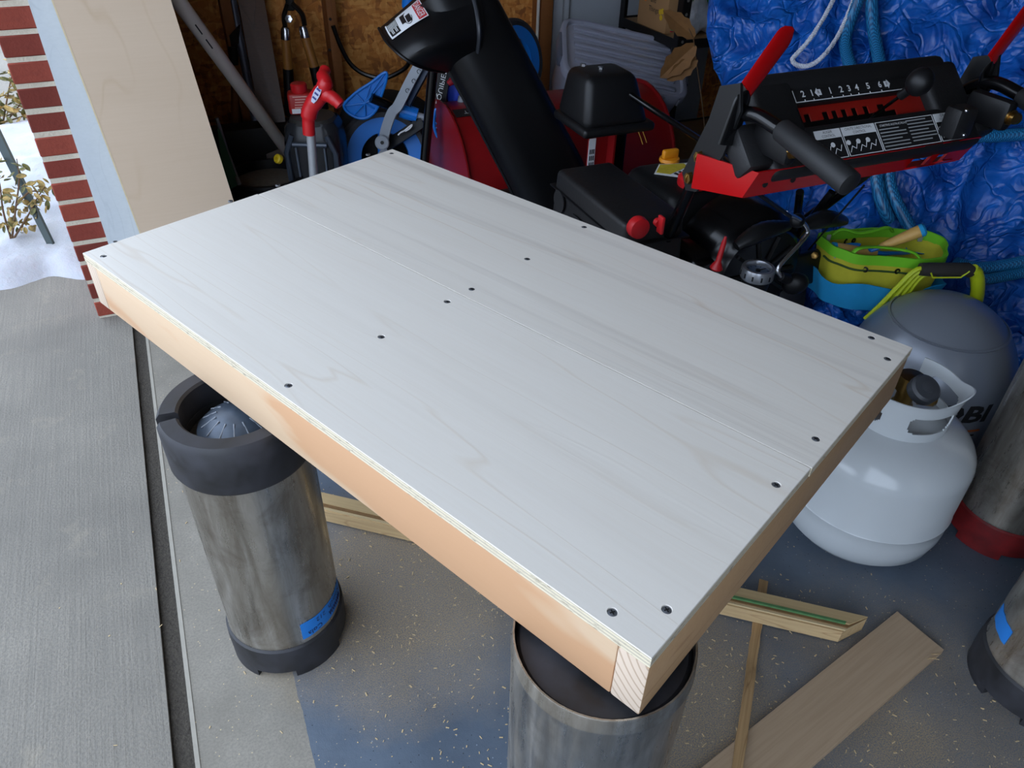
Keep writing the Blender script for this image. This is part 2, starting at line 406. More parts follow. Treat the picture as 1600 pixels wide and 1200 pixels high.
# side door beyond the stud: painted casing and a flat grey leaf
WHITE = plain('white_paint', 'B9BDC4', .55, var=.05)
mb = MB(); mb.box(ST(SW - .03, td + .085, 1.05), (.05, .05, 2.1), (E2, E1, UP), .006); mb.box(ST(SW - .024, td + .125, 1.05), (.045, .04, 2.1), (E2, E1, UP), .006); struct(mb, 'trim_2', WHITE, 'white door casing beside the strand-board wall')
mb = MB(); mb.box(ST(SW - .012, td + .56, 1.03), (.82, .03, 2.06), (E2, E1, UP), .003); struct(mb, 'door_1', plain('grey_door', '9EA3AA', .6, var=.05), 'plain grey side door')
# rest of the garage shell
mb = MB(); mb.hexa(*slab(-3.1, SW + .1, 6.3, 6.4, 0, 2.6)); struct(mb, 'wall_back', DARKWALL, 'rear garage wall')
mb = MB(); mb.hexa(*slab(-3.2, -3.1, -.25, 6.3, 0, 2.6)); struct(mb, 'wall_right', DARKWALL, 'opposite garage wall')
mb = MB(); mb.hexa(*slab(-3.2, SW + .1, -.3, 6.4, 2.6, 2.7)); struct(mb, 'ceiling', DARKWALL, 'garage ceiling')
mb = MB(); mb.hexa(*slab(-2.5, 2.5, -.30, -.14, 2.15, 2.6)); mb.hexa(*slab(-3.6, 4.2, -.62, -.30, 2.46, 2.58)); struct(mb, 'wall_front_header_shade_eave', DARKWALL, 'wall above the garage door opening, with an unseen eave added to shade the snow')  # second slab is an unseen eave, added to shade the snow
mb = MB(); mb.hexa(*slab(-3.1, -2.5, -.30, -.14, 0, 2.6)); struct(mb, 'wall_front', DARKWALL, 'front wall on the far side of the opening')
# brick pier with a white jamb
SB = 2.462
mb = MB(); mb.hexa(*slab(SB + .0025, SB + 1.3, -.345, -.249, 0, 2.6)); pier = struct(mb, 'wall_pier', MORTAR, 'red brick pier with pale mortar beside the garage opening')
bm_ = MB(); bm_.box((0, 0, 0), (.1, .196, .0575), None, .003, 1)
proto = None
for k in range(38):
    for j in range(2):
        z = .0333 + .0667 * k; c = ST(SB + .098 + .206 * j + (.0 if k % 2 == 0 else .0), -.297, z)
        if proto is None:
            b = MB(); b.box(c, (.1, .196, .0535), (E2, E1, UP), .003, 1); proto = b.build('brick', BRICK, pier); pc = c.copy()
        else:
            o = bpy.data.objects.new('brick', proto.data); COL.objects.link(o); o.parent = pier; o.location = c - pc + E1 * random.uniform(-.002, .002); o.rotation_euler = (0, 0, 0)
mb = MB(); mb.hexa(*slab(SB + .012, SW, -.249, -.12, 0, 2.6)); struct(mb, 'wall_return', DARKWALL, 'short return wall behind the jamb')
JAMB = m_wood('jamb_paint', 'C6CDD2', 'AEB6BC', 'BCC4CA', 22, (7, 7, 1), .5, 5, .6)
mb = MB(); mb.hexa(*slab(SB - .016, SB + .012, -.249, -.118, 0, 2.15)); struct(mb, 'trim_3', JAMB, 'white painted wood-grained jamb board beside the bricks')

# ------------------------------------------------------------------ the plywood-topped platform on kegs
TA = V((-.782, 1.224, 0)); TX = V((.7592, -.6508, 0)); TY = V((.6508, .7592, 0)); TL, TW, TB, TT = 1.2192, .7377, .60, .705
TAX = (TX, TY, UP); PLY = .016
def tp(x, y, z): return TA + TX * x + TY * y + UP * z
VEN1 = m_wood('maple_veneer', 'E4DED4', 'BCA07C', 'D9D2C7', 12, (.6, 7, 7), .20, 1, .55, fine=.05, bands=('A89C90', .10))
VEN2 = m_wood('maple_veneer_streaked', 'E2DCD2', 'BC9E7A', 'D2CBC0', 14, (.7, 6, 6), .26, 4, .55, fine=.06, bands=('9C9088', .36))
PINE = m_wood('sanded_pine', 'CFB394', 'B98E64', 'C6A682', 5, (1, 6, 6), .15, 3, .6, patch=('C49872', (2.2, 5, 11)), fine=.08)
PINE2 = m_wood('sanded_pine_streaked', 'B99068', '8A5E38', 'A67C54', 9, (1, 8, 10), .5, 6, .6, fine=.2)
def m_endgrain():
    t = NT('end_grain'); co = t.co(); d = t.n('ShaderNodeVectorMath', {0: t.n('ShaderNodeMapping', {'Vector': co, 'Location': (-.66, 0, -.12), 'Scale': (1, 0, .8)}).outputs[0]}, operation='LENGTH').outputs['Value']
    f = t.math('ABSOLUTE', t.math('SUBTRACT', t.math('FRACT', t.math('MULTIPLY', t.math('ADD', d, t.math('MULTIPLY', t.noise(co, 20, 3), .006)), 110)), .5))
    c = t.mix(t.ramp(f, [(0, .7), (.18, 0.0)]), 'CDB9A4', '8F7258'); return t.out(c, .8)
def m_plyedge(name, light):
    t = NT(name); co = t.co(); z = t.n('ShaderNodeSeparateXYZ', {0: co}).outputs[2]
    f = t.math('FRACT', t.math('MULTIPLY', z, 190))
    ch = t.noise(t.n('ShaderNodeMapping', {'Vector': co, 'Scale': (60, 60, 300)}).outputs[0], 1, 5, .7)
    c = t.mix(t.ramp(f, [(.45, 0.0), (.55, 1.0)]), light[0], light[1])
    c = t.mix(t.ramp(ch, [(.56, 0.0), (.66, .8)]), c, light[2]); return t.out(c, .8, t.bump(ch, .3, .002))
PLYE = m_plyedge('ply_edge', ('D9CDB2', 'BCB19C', '6B5C4B')); ENDG = m_endgrain()
plat = thing('plywood_platform', 'pale plywood-topped wooden platform resting across two steel kegs', 'platform', tp(TL / 2, TW / 2, TB), math.atan2(TX.y, TX.x))
scr = [(179,377),(162,400),(360,313),(434,288),(575,240),(612,239),(913,354),(824,404),(737,451),(699,471),(596,526),(451,602),(1362,527),(1387,560),(1275,685),(1213,757),(957,956),(1042,952)]
sp = [at(x, y, z=TT) for x, y in scr]
seam0 = (at(393, 298, z=TT) - TA).dot(TY); seam1 = (at(1262, 728, z=TT) - TA).dot(TY)
print('SEAM', seam0, seam1)
def panel(name, x0, x1, y0a, y0b, y1a, y1b, mat, ztop):
    b = MB(); z0 = TB + .089
    b.hexa([tp(x0, y0a, z0), tp(x1, y0b, z0), tp(x1, y1b, z0), tp(x0, y1a, z0)], [tp(x0, y0a, ztop), tp(x1, y0b, ztop), tp(x1, y1b, ztop), tp(x0, y1a, ztop)])
    o = b.build(name, mat, plat, smooth=False)
    bm = bmesh.new(); bm.from_mesh(o.data); bmesh.ops.bevel(bm, geom=[e for e in bm.edges if all((v.co.z > .09) for v in e.verts)], offset=.0008, segments=1, affect='EDGES'); bm.to_mesh(o.data); bm.free()
    o.data.materials.append(PLYE)
    for f in o.data.polygons:
        if abs(f.normal.z) < .3: f.material_index = 1
    cut = MB()
    for p in sp: cut.lathe([(.0055, -.004), (.0055, -.0012), (.0068, .002)], p, (0, 0, 1), 16)
    c = cut.build('cutter', mat, plat)
    bpy.context.view_layer.update()
    md = o.modifiers.new('b', 'BOOLEAN'); md.object = c; md.operation = 'DIFFERENCE'; md.solver = 'EXACT'
    dg = bpy.context.evaluated_depsgraph_get(); me = bpy.data.meshes.new_from_object(o.evaluated_get(dg)); o.modifiers.clear(); o.data = me; bpy.data.objects.remove(c)
    return o
g = .0009
p_a = panel('plywood_panel', 0, TL, 0, 0, seam0 - g, seam1 - g, VEN1, TT)
p_b = panel('plywood_panel', .001, TL + .001, seam0 + g, seam1 + g, TW, TW, VEN2, TT - .0008)
def rail(c, size, mat, ends=None):
    b = MB(); b.box(c, size, TAX, .0025, 2); return b.build('frame_rail', mat, plat)
zc = TB + .0445
rail(tp(TL / 2, .019, zc), (TL - .076, .038, .089), PINE); rail(tp(TL / 2, TW - .019, zc), (TL - .076, .038, .089), PINE)
for x in (.019, TL - .019):
    o = rail(tp(x, TW / 2, zc), (.038, TW, .089), m_wood('rail_pine', 'BE9A72', '8F653E', 'AC855C', 8, (8, 1, 10), .45, 8, .6, fine=.15) if x > .1 else PINE)
    o.data.materials.append(ENDG)
    for f in o.data.polygons:
        if abs(f.normal.y) > .9: f.material_index = 1
rail(tp(TL / 2, TW / 2, zc), (.038, TW - .076, .089), PINE)
SCREW = plain('screw_zinc', '85888E', .45, .8, var=.3, vs=200)
proto = None
for p in sp:
    if proto is None:
        b = MB(); b.lathe([(.0, -.0035), (.0052, -.0035), (.0052, -.0012), (.0046, -.0008), (0, -.0008)], p, (0, 0, 1), 16, cap=False); proto = b.build('screw', SCREW, plat); p0 = p
        b = MB()
        for a in (0.4, 0.4 + PI / 2): b.box(p + V((0, 0, -.0006)), (.0062, .0013, .0006), (V((math.cos(a), math.sin(a), 0)), V((-math.sin(a), math.cos(a), 0)), UP))
        cross = b.build('screw_recess', BLACKP, proto)
    else:
        inv = ORG[plat.name].to_3x3().inverted(); o = bpy.data.objects.new('screw', proto.data); COL.objects.link(o); o.parent = plat; o.location = inv @ (p - p0)
        c = bpy.data.objects.new('screw_recess', cross.data); COL.objects.link(c); c.parent = o

# ------------------------------------------------------------------ kegs
TAPE = plain('blue_tape', '1C7AD0', .7, var=.06)
INK = plain('ink', '10184A', .7, var=.05)
def arc_ring(b, c, r0, r1, z0, z1, a0, a1, n=40):
    prof = [(r0, z0), (r1, z0), (r1 + .0, z1 - .008), (r1 - .006, z1), (r0 + .004, z1), (r0, z1 - .004), (r0, z0)]
    b.lathe(prof, c, (0, 0, 1), n, a0, a1, cap=False)
def keg(label, c, style, boot, yaw=0, H=.60):
    c = V((c[0], c[1], 0)); k = thing('beer_keg', label, 'keg', c, yaw, 'cylindrical soda kegs')
    R = .108; top = H if style == 'deep' else .525
    b = MB()
    if style == 'deep':
        b.lathe([(R - .004, .05), (R, .06), (R, top - .03), (R + .0015, top - .026), (R + .0015, top - .022), (R, top - .018), (R, top - .002), (R - .001, top), (R - .003, top), (R - .003, top - .09), (.03, top - .10), (0, top - .10)], c, n=56, cap=False)
    else:
        b.lathe([(.02, .05), (R - .004, .05), (R, .06), (R, .085), (R + .001, .088), (R, .091), (R, .5), (R + .001, .503), (R, .506), (R, .515), (R - .02, .535), (.05, .55), (0, .552)], c, n=56, cap=False)
    body = b.build('body', STEEL, k)
    bc = MB(); r = R + .005
    prof = [(r - .014, .018), (r, .018), (r + .001, .06), (r, .082), (r - .004, .086), (R - .002, .086), (r - .014, .018)]
    bc.lathe(prof, c, n=56, cap=False)
    for i in range(4):
        a = yaw + i * PI / 2; bc.lathe([(r - .014, 0), (r, 0), (r, .022), (r - .014, .022), (r - .014, 0)], c, (0, 0, 1), 10, a, a + .9, cap=False)
    bc.build('rubber_boot', boot, k)
    if style == 'deep':
        t = MB(); arc_ring(t, c, .048, R - .0035, top - .085, top - .010, 0, 2 * PI, 56); t.build('rubber_collar', boot, k)
        t = MB(); t.ball(c + V((0, 0, top - .09)), (.05, .05, .03)); t.build('lid', BLACK, k)
        t = MB(); t.tube(crom([c + V((-.045, 0, top - .06)), c + V((-.02, 0, top - .03)), c + V((.02, 0, top - .03)), c + V((.045, 0, top - .06))], 5), .004, 8); t.build('lid_bail', CHROME, k)
    else:
        t = MB(); R2 = .1165
        t.lathe([(R - .004, .505), (R2 - .003, .505), (R2, .512), (R2, .552), (.082, .552), (.082, .53), (R - .004, .505)], c, n=60, cap=False)
        for (a0, a1) in ((.16, 2.98), (3.32, 2 * PI - .02)):
            arc_ring(t, c, .083, R2, .551, H, a0 + yaw, a1 + yaw)
        t.build('rubber_collar', boot, k)
        t = MB(); t.lathe([(.064, .545), (.064, .556), (.058, .562), (.04, .575), (.02, .581), (0, .583)], c, n=40, cap=False); l = t.build('lid', plain('lid_grey', '4B5562', .4, .3, var=.35, vs=50), k)
        for i in range(14):
            a = i * 2 * PI / 14; t = MB(); d = V((math.cos(a), math.sin(a), 0)); t.tube([c + d * .03 + V((0, 0, .5795)), c + d * .055 + V((0, 0, .5655))], .0012, 6); t.build('rib', GREYPL, l)
    return k, c
def tape(k, c, a0, a1, z0, z1, R=.1092, name='blue_tape'):
    b = MB(); n = 24
    rows = [[c + V((math.cos(a0 + (a1 - a0) * i / n) * R, math.sin(a0 + (a1 - a0) * i / n) * R, z0 + (z1 - z0) * j + .004 * math.sin(i * .7) * (j - .5) * .4)) for i in range(n + 1)] for j in (0, 1)]
    b.grid(rows, .0006); return b.build(name, TAPE, k)
def bend(c, a, z, R=.1094, flip=False, tilt=0):
    s = -1 if flip else 1
    def fn(u, v, w):
        u, v = u * s, v * s; u, v = u * math.cos(tilt) - v * math.sin(tilt), u * math.sin(tilt) + v * math.cos(tilt)
        th = a + u / R; return c + V((math.cos(th) * (R + w), math.sin(th) * (R + w), z + v))
    return fn
def loc_t(x, y): q = V((x, y, 0)); return TA + TX * x + TY * y
q = loc_t(.4434, .0032)
k1, c1 = keg('steel keg with black rubber ends and blue tape, under the long edge', (q.x, q.y), 'ring', RUBBER, yaw=math.radians(200))
a_t = math.atan2(-c1.y, -c1.x)     # towards the viewer
tape(k1, c1, a_t + .15, a_t + 1.35, .098, .142)
tp1 = a_t + .52
text('Cola', bend(c1, a_t + .40, .108, flip=True, tilt=.05), .012, INK, k1, 'handwriting')
text('212', bend(c1, a_t + .55, .130, flip=True), .011, INK, k1, 'handwriting')
text('Kolsch', bend(c1, a_t + .98, .130, flip=True), .013, INK, k1, 'handwriting')
b = MB(); fn = bend(c1, a_t + .98, .112)
b.tube([fn(-.026 + .003 * i, .006 * (-1) ** i + .001, .0006) for i in range(18)], .0008, 6); b.build('scribble', INK, k1)
k2, c2 = keg('steel keg under the platform corner, rubber collar sunk inside its steel rim', (.1155, .531), 'deep', RUBBER)
REDRUB = m_rubber('red_rubber', '5A0E10', '8A1A1C')
k3, c3 = keg('dusty steel keg with red rubber ends beside the white propane tank', (1.175, 1.275), 'ring', REDRUB, yaw=.3)
k4, c4 = keg('steel keg with black footed boot, cut off by the frame edge', (1.045, .862), 'ring', RUBBER, yaw=2.5)
a4 = math.atan2(-c4.y, -c4.x); tape(k4, c4, a4 - 1.25, a4 - .62, .13, .17)
b = MB(); b.lathe([(.006, 0), (.008, .004), (.008, .014), (.005, .02), (0, .02)], at(1568, 1068, z=.03), (-.5, -.6, .1), 12, cap=False); b.build('valve_nub', CHROME, k4)

# ------------------------------------------------------------------ propane tank
TC = V((.832, 1.280, 0)); TKP = plain('white_tank_paint', 'B9BEC0', .16, var=.06, vs=6)
tank = thing('propane_tank', 'white steel propane tank with open collar under the platform corner', 'tank', TC)
RT = .182
prof = [(0, .004), (.12, .006), (.152, .018), (.172, .042), (.180, .075), (RT, .10)] + [(RT, .125), (RT + .002, .128), (RT, .131)] + [(RT, .255)] + [(RT - .012 * 0 - RT * 0 - (.182 - .182 * math.cos(a)) , .255 + .105 * math.sin(a)) for a in [i * PI / 2 / 14 for i in range(1, 14)]] + [(0, .360)]
b = MB(); b.lathe(prof, TC, n=64, cap=False); tb = b.build('body', TKP, tank)
b = MB(); b.lathe([(.105, 0), (.112, 0), (.112, .03), (.105, .03), (.105, 0)], TC, n=48, cap=False); b.build('foot_ring', TKP, tank)
# collar: a rolled sheet with a rounded front window, a round hole and a flared lip
RC = .100; zc0, zc1 = .338, .432
def col_mesh():
    b = MB(); n = 150; mz = 26; ang0 = -PI * .80; ang1 = PI * .80; dirv = math.atan2(-TC.y, -TC.x) + .55
    pts = {}; rows = []
    def solid(a, z):
        ar = (a) * RC; zz = z
        for (ac, zc_, w, h, r) in ((-.02 + .25, .384, .050, .019, .015), (-.02 - .98, .384, .020, .020, .020), (1.75, .384, .05, .019, .015)):
            dx = abs(ar - ac * RC) - (w - r); dz = abs(zz - zc_) - (h - r); d = math.hypot(max(dx, 0), max(dz, 0)) + min(max(dx, dz), 0) - r
            if d < 0: return False
        return True
    vs = []; fs = []
    for j in range(mz + 1):
        for i in range(n + 1):
            a = ang0 + (ang1 - ang0) * i / n; z = zc0 + (zc1 - zc0) * j / mz
            fl = max(0, (z - .418) / .02) ** 2 * .004; zz = z + (.02 * max(0, math.cos((a - .95) * 2.2)) ** 2 if abs(a - .95) < .7 else 0) * (j / mz) ** 3
            r = RC + fl + (.014 * max(0, math.cos((a - .95) * 2.2)) ** 2 if abs(a - .95) < .7 else 0) * (j / mz) ** 3
            vs.append((r, a + dirv, zz))
    for j in range(mz):
        for i in range(n):
            a = ang0 + (ang1 - ang0) * (i + .5) / n; z = zc0 + (zc1 - zc0) * (j + .5) / mz
            if solid(a, z): fs.append((j * (n + 1) + i, j * (n + 1) + i + 1, (j + 1) * (n + 1) + i + 1, (j + 1) * (n + 1) + i))
    P = [TC + V((r * math.cos(a), r * math.sin(a), z)) for r, a, z in vs]; Q = [TC + V(((r - .003) * math.cos(a), (r - .003) * math.sin(a), z)) for r, a, z in vs]
    o = len(P); ed = {}
    for f in fs:
        for x in range(4): ed[(f[x], f[(x + 1) % 4])] = 1
    side = [(bb, aa, aa + o, bb + o) for (aa, bb) in ed if (bb, aa) not in ed]
    b.add(P + Q, fs + [tuple(x + o for x in f)[::-1] for f in fs] + side); return b
col_mesh().build('collar', TKP, tank, angle=50)
b = MB(); b.lathe([(.02, .35), (.022, .37), (.018, .372), (.018, .40), (.026, .405), (.026, .44), (.0, .442)], TC, n=20, cap=False); vv = b.build('valve', BRASS, tank)
b = MB(); b.lathe([(0, -.014), (.024, -.014), (.031, -.008), (.031, .01), (.026, .015), (.012, .016), (.012, .019), (.006, .02), (0, .02)], TC + V((.01, -.035, .43)), (.1, -.5, .85), 24, cap=False); b.build('valve_knob', plain('knob_grey', '3A3D42', .5, var=.2), tank)
b = MB(); b.lathe([(0, 0), (.022, 0), (.022, .03), (.017, .036), (0, .036)], TC + V((.02, -.01, .40)), (.8, -.3, .1), 20, cap=False); b.build('outlet', BRASS, vv)

# ------------------------------------------------------------------ scrap wood on the floor
SCRAP = m_wood('scrap_fir', 'C9AE82', '8A6238', 'B8986A', 12, (1, 9, 9), .5, 12, .75, fine=.3)
def board(name, label, a, b, w, z0, z1, mat, cutb=0, cat='offcut', taper=0):
    """a flat board from a to b; cutb shears the far end"""
    a = V((a[0], a[1], .0045)); b = V((b[0], b[1], .0045)); d = (b - a).normalized(); n = V((-d.y, d.x, 0)); ln = (b - a).length; rz = math.atan2(d.y, d.x)
    r = thing(name, label, cat, a + UP * z0, rz)
    return r, a, d, n, ln
r, a, d, n, L = board('ripped_board', 'long ripped fir strip with green-stained plywood edge lying under the platform', (-.55, 1.262), (.735, .925), 0, 0, .05, SCRAP)
wd = .045
m1 = MB(); m1.hexa([a, a + d * (L - .05), a + d * L + n * wd, a + n * wd], [a + UP * .034, a + d * (L - .05) + UP * .034, a + d * L + n * wd + UP * .034, a + n * wd + UP * .034]); m1.build('solid_core', SCRAP, r, smooth=False)
GREEN = plain('green_stain', '4E7A4A', .8, var=.4, vs=60)
zz = .034
for i, (th, mt) in enumerate(((.004, m_wood('ply_tan', 'C8B58E', '8E734A', 'B59E74', 9, (1, 9, 9), .5, 14, .8)), (.003, plain('glue_brown', '7A5C38', .8, var=.3, vs=60)), (.004, m_wood('ply_tan2', 'BFA67A', '8E734A', 'A89066', 9, (1, 9, 9), .5, 15, .8)))):
    o_ = (.004, .009, .016)[i]; e_ = .012 * i
    m1 = MB(); m1.hexa([a + n * o_ + UP * zz, a + d * (L - .045 + e_ * .3) + n * o_ + UP * zz, a + d * L + n * wd + UP * zz, a + n * wd + UP * zz], [a + n * o_ + UP * (zz + th), a + d * (L - .045 + e_ * .3) + n * o_ + UP * (zz + th), a + d * L + n * wd + UP * (zz + th), a + n * wd + UP * (zz + th)]); m1.build('ply_layer', mt, r, smooth=False); zz += th * .999
m1 = MB(); m1.hexa([a + d * (L - .34) + n * .0145 + UP * .041, a + d * (L - .046) + n * .0145 + UP * .041, a + d * (L - .044) + n * .020 + UP * .041, a + d * (L - .34) + n * .020 + UP * .041], [a + d * (L - .34) + n * .0145 + UP * .0458, a + d * (L - .046) + n * .0145 + UP * .0458, a + d * (L - .044) + n * .020 + UP * .0458, a + d * (L - .34) + n * .020 + UP * .0458]); m1.build('green_edge', GREEN, r, smooth=False)
PLANK = m_wood('weathered_ply', 'B49C80', '8A7054', 'A48C70', 6, (1, 3, 3), .35, 21, .85, fine=.3)
q1, q2, q3 = at(1402, 955, z=.014), at(1475, 1015, z=.014), at(1098, 1200, z=.014)
dd = (at(1265, 1200, z=.014) - q2).normalized(); L = .70
m1 = MB(); pl = [q1, q2, q2 + dd * L, q1 + dd * L]; r = thing('plywood_offcut', 'wide plywood offcut lying flat on the painted floor', 'offcut', V((q1.x, q1.y, 0)), math.atan2(dd.y, dd.x))
m1.hexa([V((p.x, p.y, 0)) for p in pl], [V((p.x, p.y, .0135)) for p in pl]); o = m1.build('board', PLANK, r, smooth=False)
for i, (px, py) in enumerate(((1452, 1028), (1455, 1022), (1449, 1030))):
    p = at(px, py, z=.015); m1 = MB(); m1.tube([p, p + V((.018, .004 * i - .004, .001))], .0007, 5); m1.build('splinter', SCRAP, r)
s0, s1 = at(1193, 908, z=.0), at(1150, 1200, z=.0); dd = (s1 - s0).normalized(); nn = V((-dd.y, dd.x, 0))
r = thing('thin_strip', 'thin raw plywood strip lying across beneath the ripped board', 'offcut', V((s0.x, s0.y, 0)), math.atan2(dd.y, dd.x))
m1 = MB(); rows = []
for i in range(26):
    p = V((s0.x, s0.y, 0)) + dd * (.62 * i / 25); 
    w = .0095 + .0016 * noise.noise(V((i * .9, 0, 4)))
    lift = .0 if i < 10 else .0148 * min(1, max(0, i - 8) / 4)
    rows.append([p - nn * w + UP * (.004 + lift), p + nn * w + UP * (.004 + lift)])
m1.grid(rows, .0035, (0, 0, -1)); m1.build('strip', m_wood('strip_ply', 'B59468', '6F4F2C', '9C7C52', 14, (1, 14, 14), .6, 31, .85, fine=.4), r)
# loose sawdust and chips
m1 = MB()
for i in range(900):
    cx, cy, sd = random.choice([(-.22, 1.05, .18), (.38, .80, .16), (.6, .7, .2), (.1, .9, .3), (-.1, .9, .35), (.75, .75, .25)])
    x, y = random.gauss(cx, sd), random.gauss(cy, sd)
    a = random.random() * PI; l = random.uniform(.0008, .004); w = random.uniform(.0005, .0012); d = V((math.cos(a), math.sin(a), 0)); n = V((-d.y, d.x, 0)); p = V((x, y, .0004))
    m1.hexa([p - d * l - n * w, p + d * l - n * w, p + d * l + n * w, p - d * l + n * w], [p - d * l - n * w + UP * .0009, p + d * l - n * w + UP * .001, p + d * l + n * w + UP * .0008, p - d * l + n * w + UP * .0009])
single(m1, 'sawdust', 'pale sawdust and wood chips scattered over the floor', 'sawdust', plain('chips', 'C8B086', .9, var=.25, vs=90), (0, .9, 0), kind='stuff')

# ------------------------------------------------------------------ snow blower (local frame: x to its own right, y forward, z up)
BA = math.radians(24); BO = V((.49, 1.95, 0)); BX = V((math.cos(BA), math.sin(BA), 0)); BY = V((-math.sin(BA), math.cos(BA), 0))
BAX = (BX, BY, UP)
def B(x, y, z): return BO + BX * x + BY * y + UP * z
def bpx(px, py, y): return at(px, py, pt=B(0, y, 0), n=BY)          # a pixel on the plane at local y
blow = thing('snow_blower', 'red and black two-stage snow blower parked behind the platform', 'snow blower', BO, BA)
def part(b, name, mat, parent=None, angle=38): return b.build(name, mat, parent or blow, angle=angle)
# auger housing
b = MB(); AY, AZ, AR = .95, .275, .262
pr = [(AR, a) for a in [math.radians(x) for x in range(62, 272, 10)]]
outer = [(AY + AR * math.cos(a), AZ + AR * math.sin(a)) for _, a in pr]; inner = [(AY + (AR - .006) * math.cos(a), AZ + (AR - .006) * math.sin(a)) for _, a in pr]
poly = outer + inner[::-1]
b.prism([B(-.40, y, z) for y, z in poly], BX * .80); hous = part(b, 'auger_housing', DUSTRED)
for x in (-.405, .399):
    b = MB(); pl = [(AY + (AR + .012) * math.cos(a), AZ + (AR + .012) * math.sin(a)) for _, a in pr] + [(AY + .12, .02), (AY + .18, .30)]
    b.prism([B(x, y, z) for y, z in pl], BX * .006); part(b, 'side_plate', DUSTRED)
b = MB(); b.tube([B(-.38, AY, AZ), B(.38, AY, AZ)], .015, 10)
part(b, 'auger_shaft', BLACKS)
for sgn in (-1, 1):
    b = MB(); pts = []
    for i in range(60):
        a = sgn * i * .22; pts.append([B(sgn * (.06 + .3 * i / 59), AY + r * math.cos(a), AZ + r * math.sin(a)) for r in (.17, .22)])
    b.grid(pts, .005); part(b, 'auger_flight', RED)
# strips and warning labels on the housing
def on_drum(x, a, off=.0015): return B(x, AY + (AR + off) * math.cos(a), AZ + (AR + off) * math.sin(a))
def drum_label(x0, x1, a0, a1, mat, name='label', off=.0012, parent=None):
    b = MB(); rows = [[on_drum(x0 + (x1 - x0) * j / 4, a0 + (a1 - a0) * i / 6, off) for j in range(5)] for i in range(7)]; b.grid(rows, .0006); return b.build(name, mat, parent or hous)
drum_label(-.385, -.12, math.radians(100), math.radians(110), BLACKP, 'black_strip')
text('ELECTRIC START', lambda u, v, w: on_drum(-.25 - u, math.radians(105) + v / AR, .0022), .018, plain('grey_print', '8C8E90', .6), hous, width=.20)
drum_label(.19, .31, math.radians(104), math.radians(112), WHITEP, 'white_label'); text('ERS', lambda u, v, w: on_drum(.25 - u * -1, math.radians(108) + v / AR, .0024), .022, BLACKP, hous, width=.07)
b = MB(); tr = [on_drum(.02, math.radians(122)), on_drum(.15, math.radians(136)), on_drum(.02, math.radians(136))]; b.prism(tr, (BY * -1 + UP).normalized() * .001); o = part(b, 'warning_triangle', WHITEP, hous)
b = MB(); tr2 = [on_drum(.035, math.radians(128), .003), on_drum(.11, math.radians(134.5), .003), on_drum(.035, math.radians(134.5), .003)]; b.prism(tr2, (BY * -1 + UP).normalized() * .001); part(b, 'triangle_ink', BLACKP, o)
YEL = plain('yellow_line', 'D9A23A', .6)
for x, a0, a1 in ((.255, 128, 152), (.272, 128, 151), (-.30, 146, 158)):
    b = MB(); b.tube([on_drum(x + .02 * i / 5, math.radians(a0 + (a1 - a0) * i / 5), .001) for i in range(6)], .0018, 6); part(b, 'thin_yellow_line', YEL, hous)  # thin yellow lines laid along the drum surface
b = MB(); b.box(B(-.22, .60, .33), (.26, .05, .05), BAX, .008); part(b, 'black_brace', BLACK)
# chute: hollow curved spout on a round base
b = MB(); b.lathe([(.14, .27), (.14, .33), (.125, .345), (.10, .345), (.10, .27), (.14, .27)], B(-.17, .5, 0), n=40, cap=False); part(b, 'chute_ring', BLACK)
CH = plain('chute_plastic', '0B0B0D', .40, var=.25, vs=8, bump=.04, Specular_IOR_Level=.35)
path = crom([(-.165, .50, .31), (-.215, .505, .43), (-.285, .515, .56), (-.36, .53, .70), (-.445, .56, .86), (-.49, .60, .96)], 6)
def section(w, d, r=.35):
    pts = []
    for i in range(28):
        t = 2 * PI * i / 28; c_, s_ = math.cos(t), math.sin(t); e = .55
        pts.append((math.copysign(abs(c_) ** e, c_) * w / 2, math.copysign(abs(s_) ** e, s_) * d / 2))
    return pts
b = MB(); rows = []
for i, p in enumerate(path):
    k = i / (len(path) - 1); d = (path[min(i + 1, len(path) - 1)] - path[max(i - 1, 0)]).normalized()
    ax = V((1, 0, 0)); ax = (ax - d * ax.dot(d)).normalized(); ay = d.cross(ax)
    w = .235 - .05 * k; dp = .20 - .05 * k
    rows.append([B(*(p + ax * u + ay * v)) for u, v in section(w, dp)])
rows = [r + [r[0]] for r in rows]
b.grid(rows, -.006); chute = part(b, 'chute', CH)
b = MB()
for i in (5, 11, 17):
    b = MB(); rr = [q for q in rows[i][:-1]]; cen = sum(rr, V()) / len(rr); b.tube([cen + (q - cen) * 1.012 for q in rr], .003, 6, closed=True); part(b, 'chute_rib', CH, chute)
b = MB(); el = [(r[14] + (r[14] - r[0]).normalized() * .006) for r in rows]; b.tube(el, .007, 8); part(b, 'chute_flange', CH, chute)
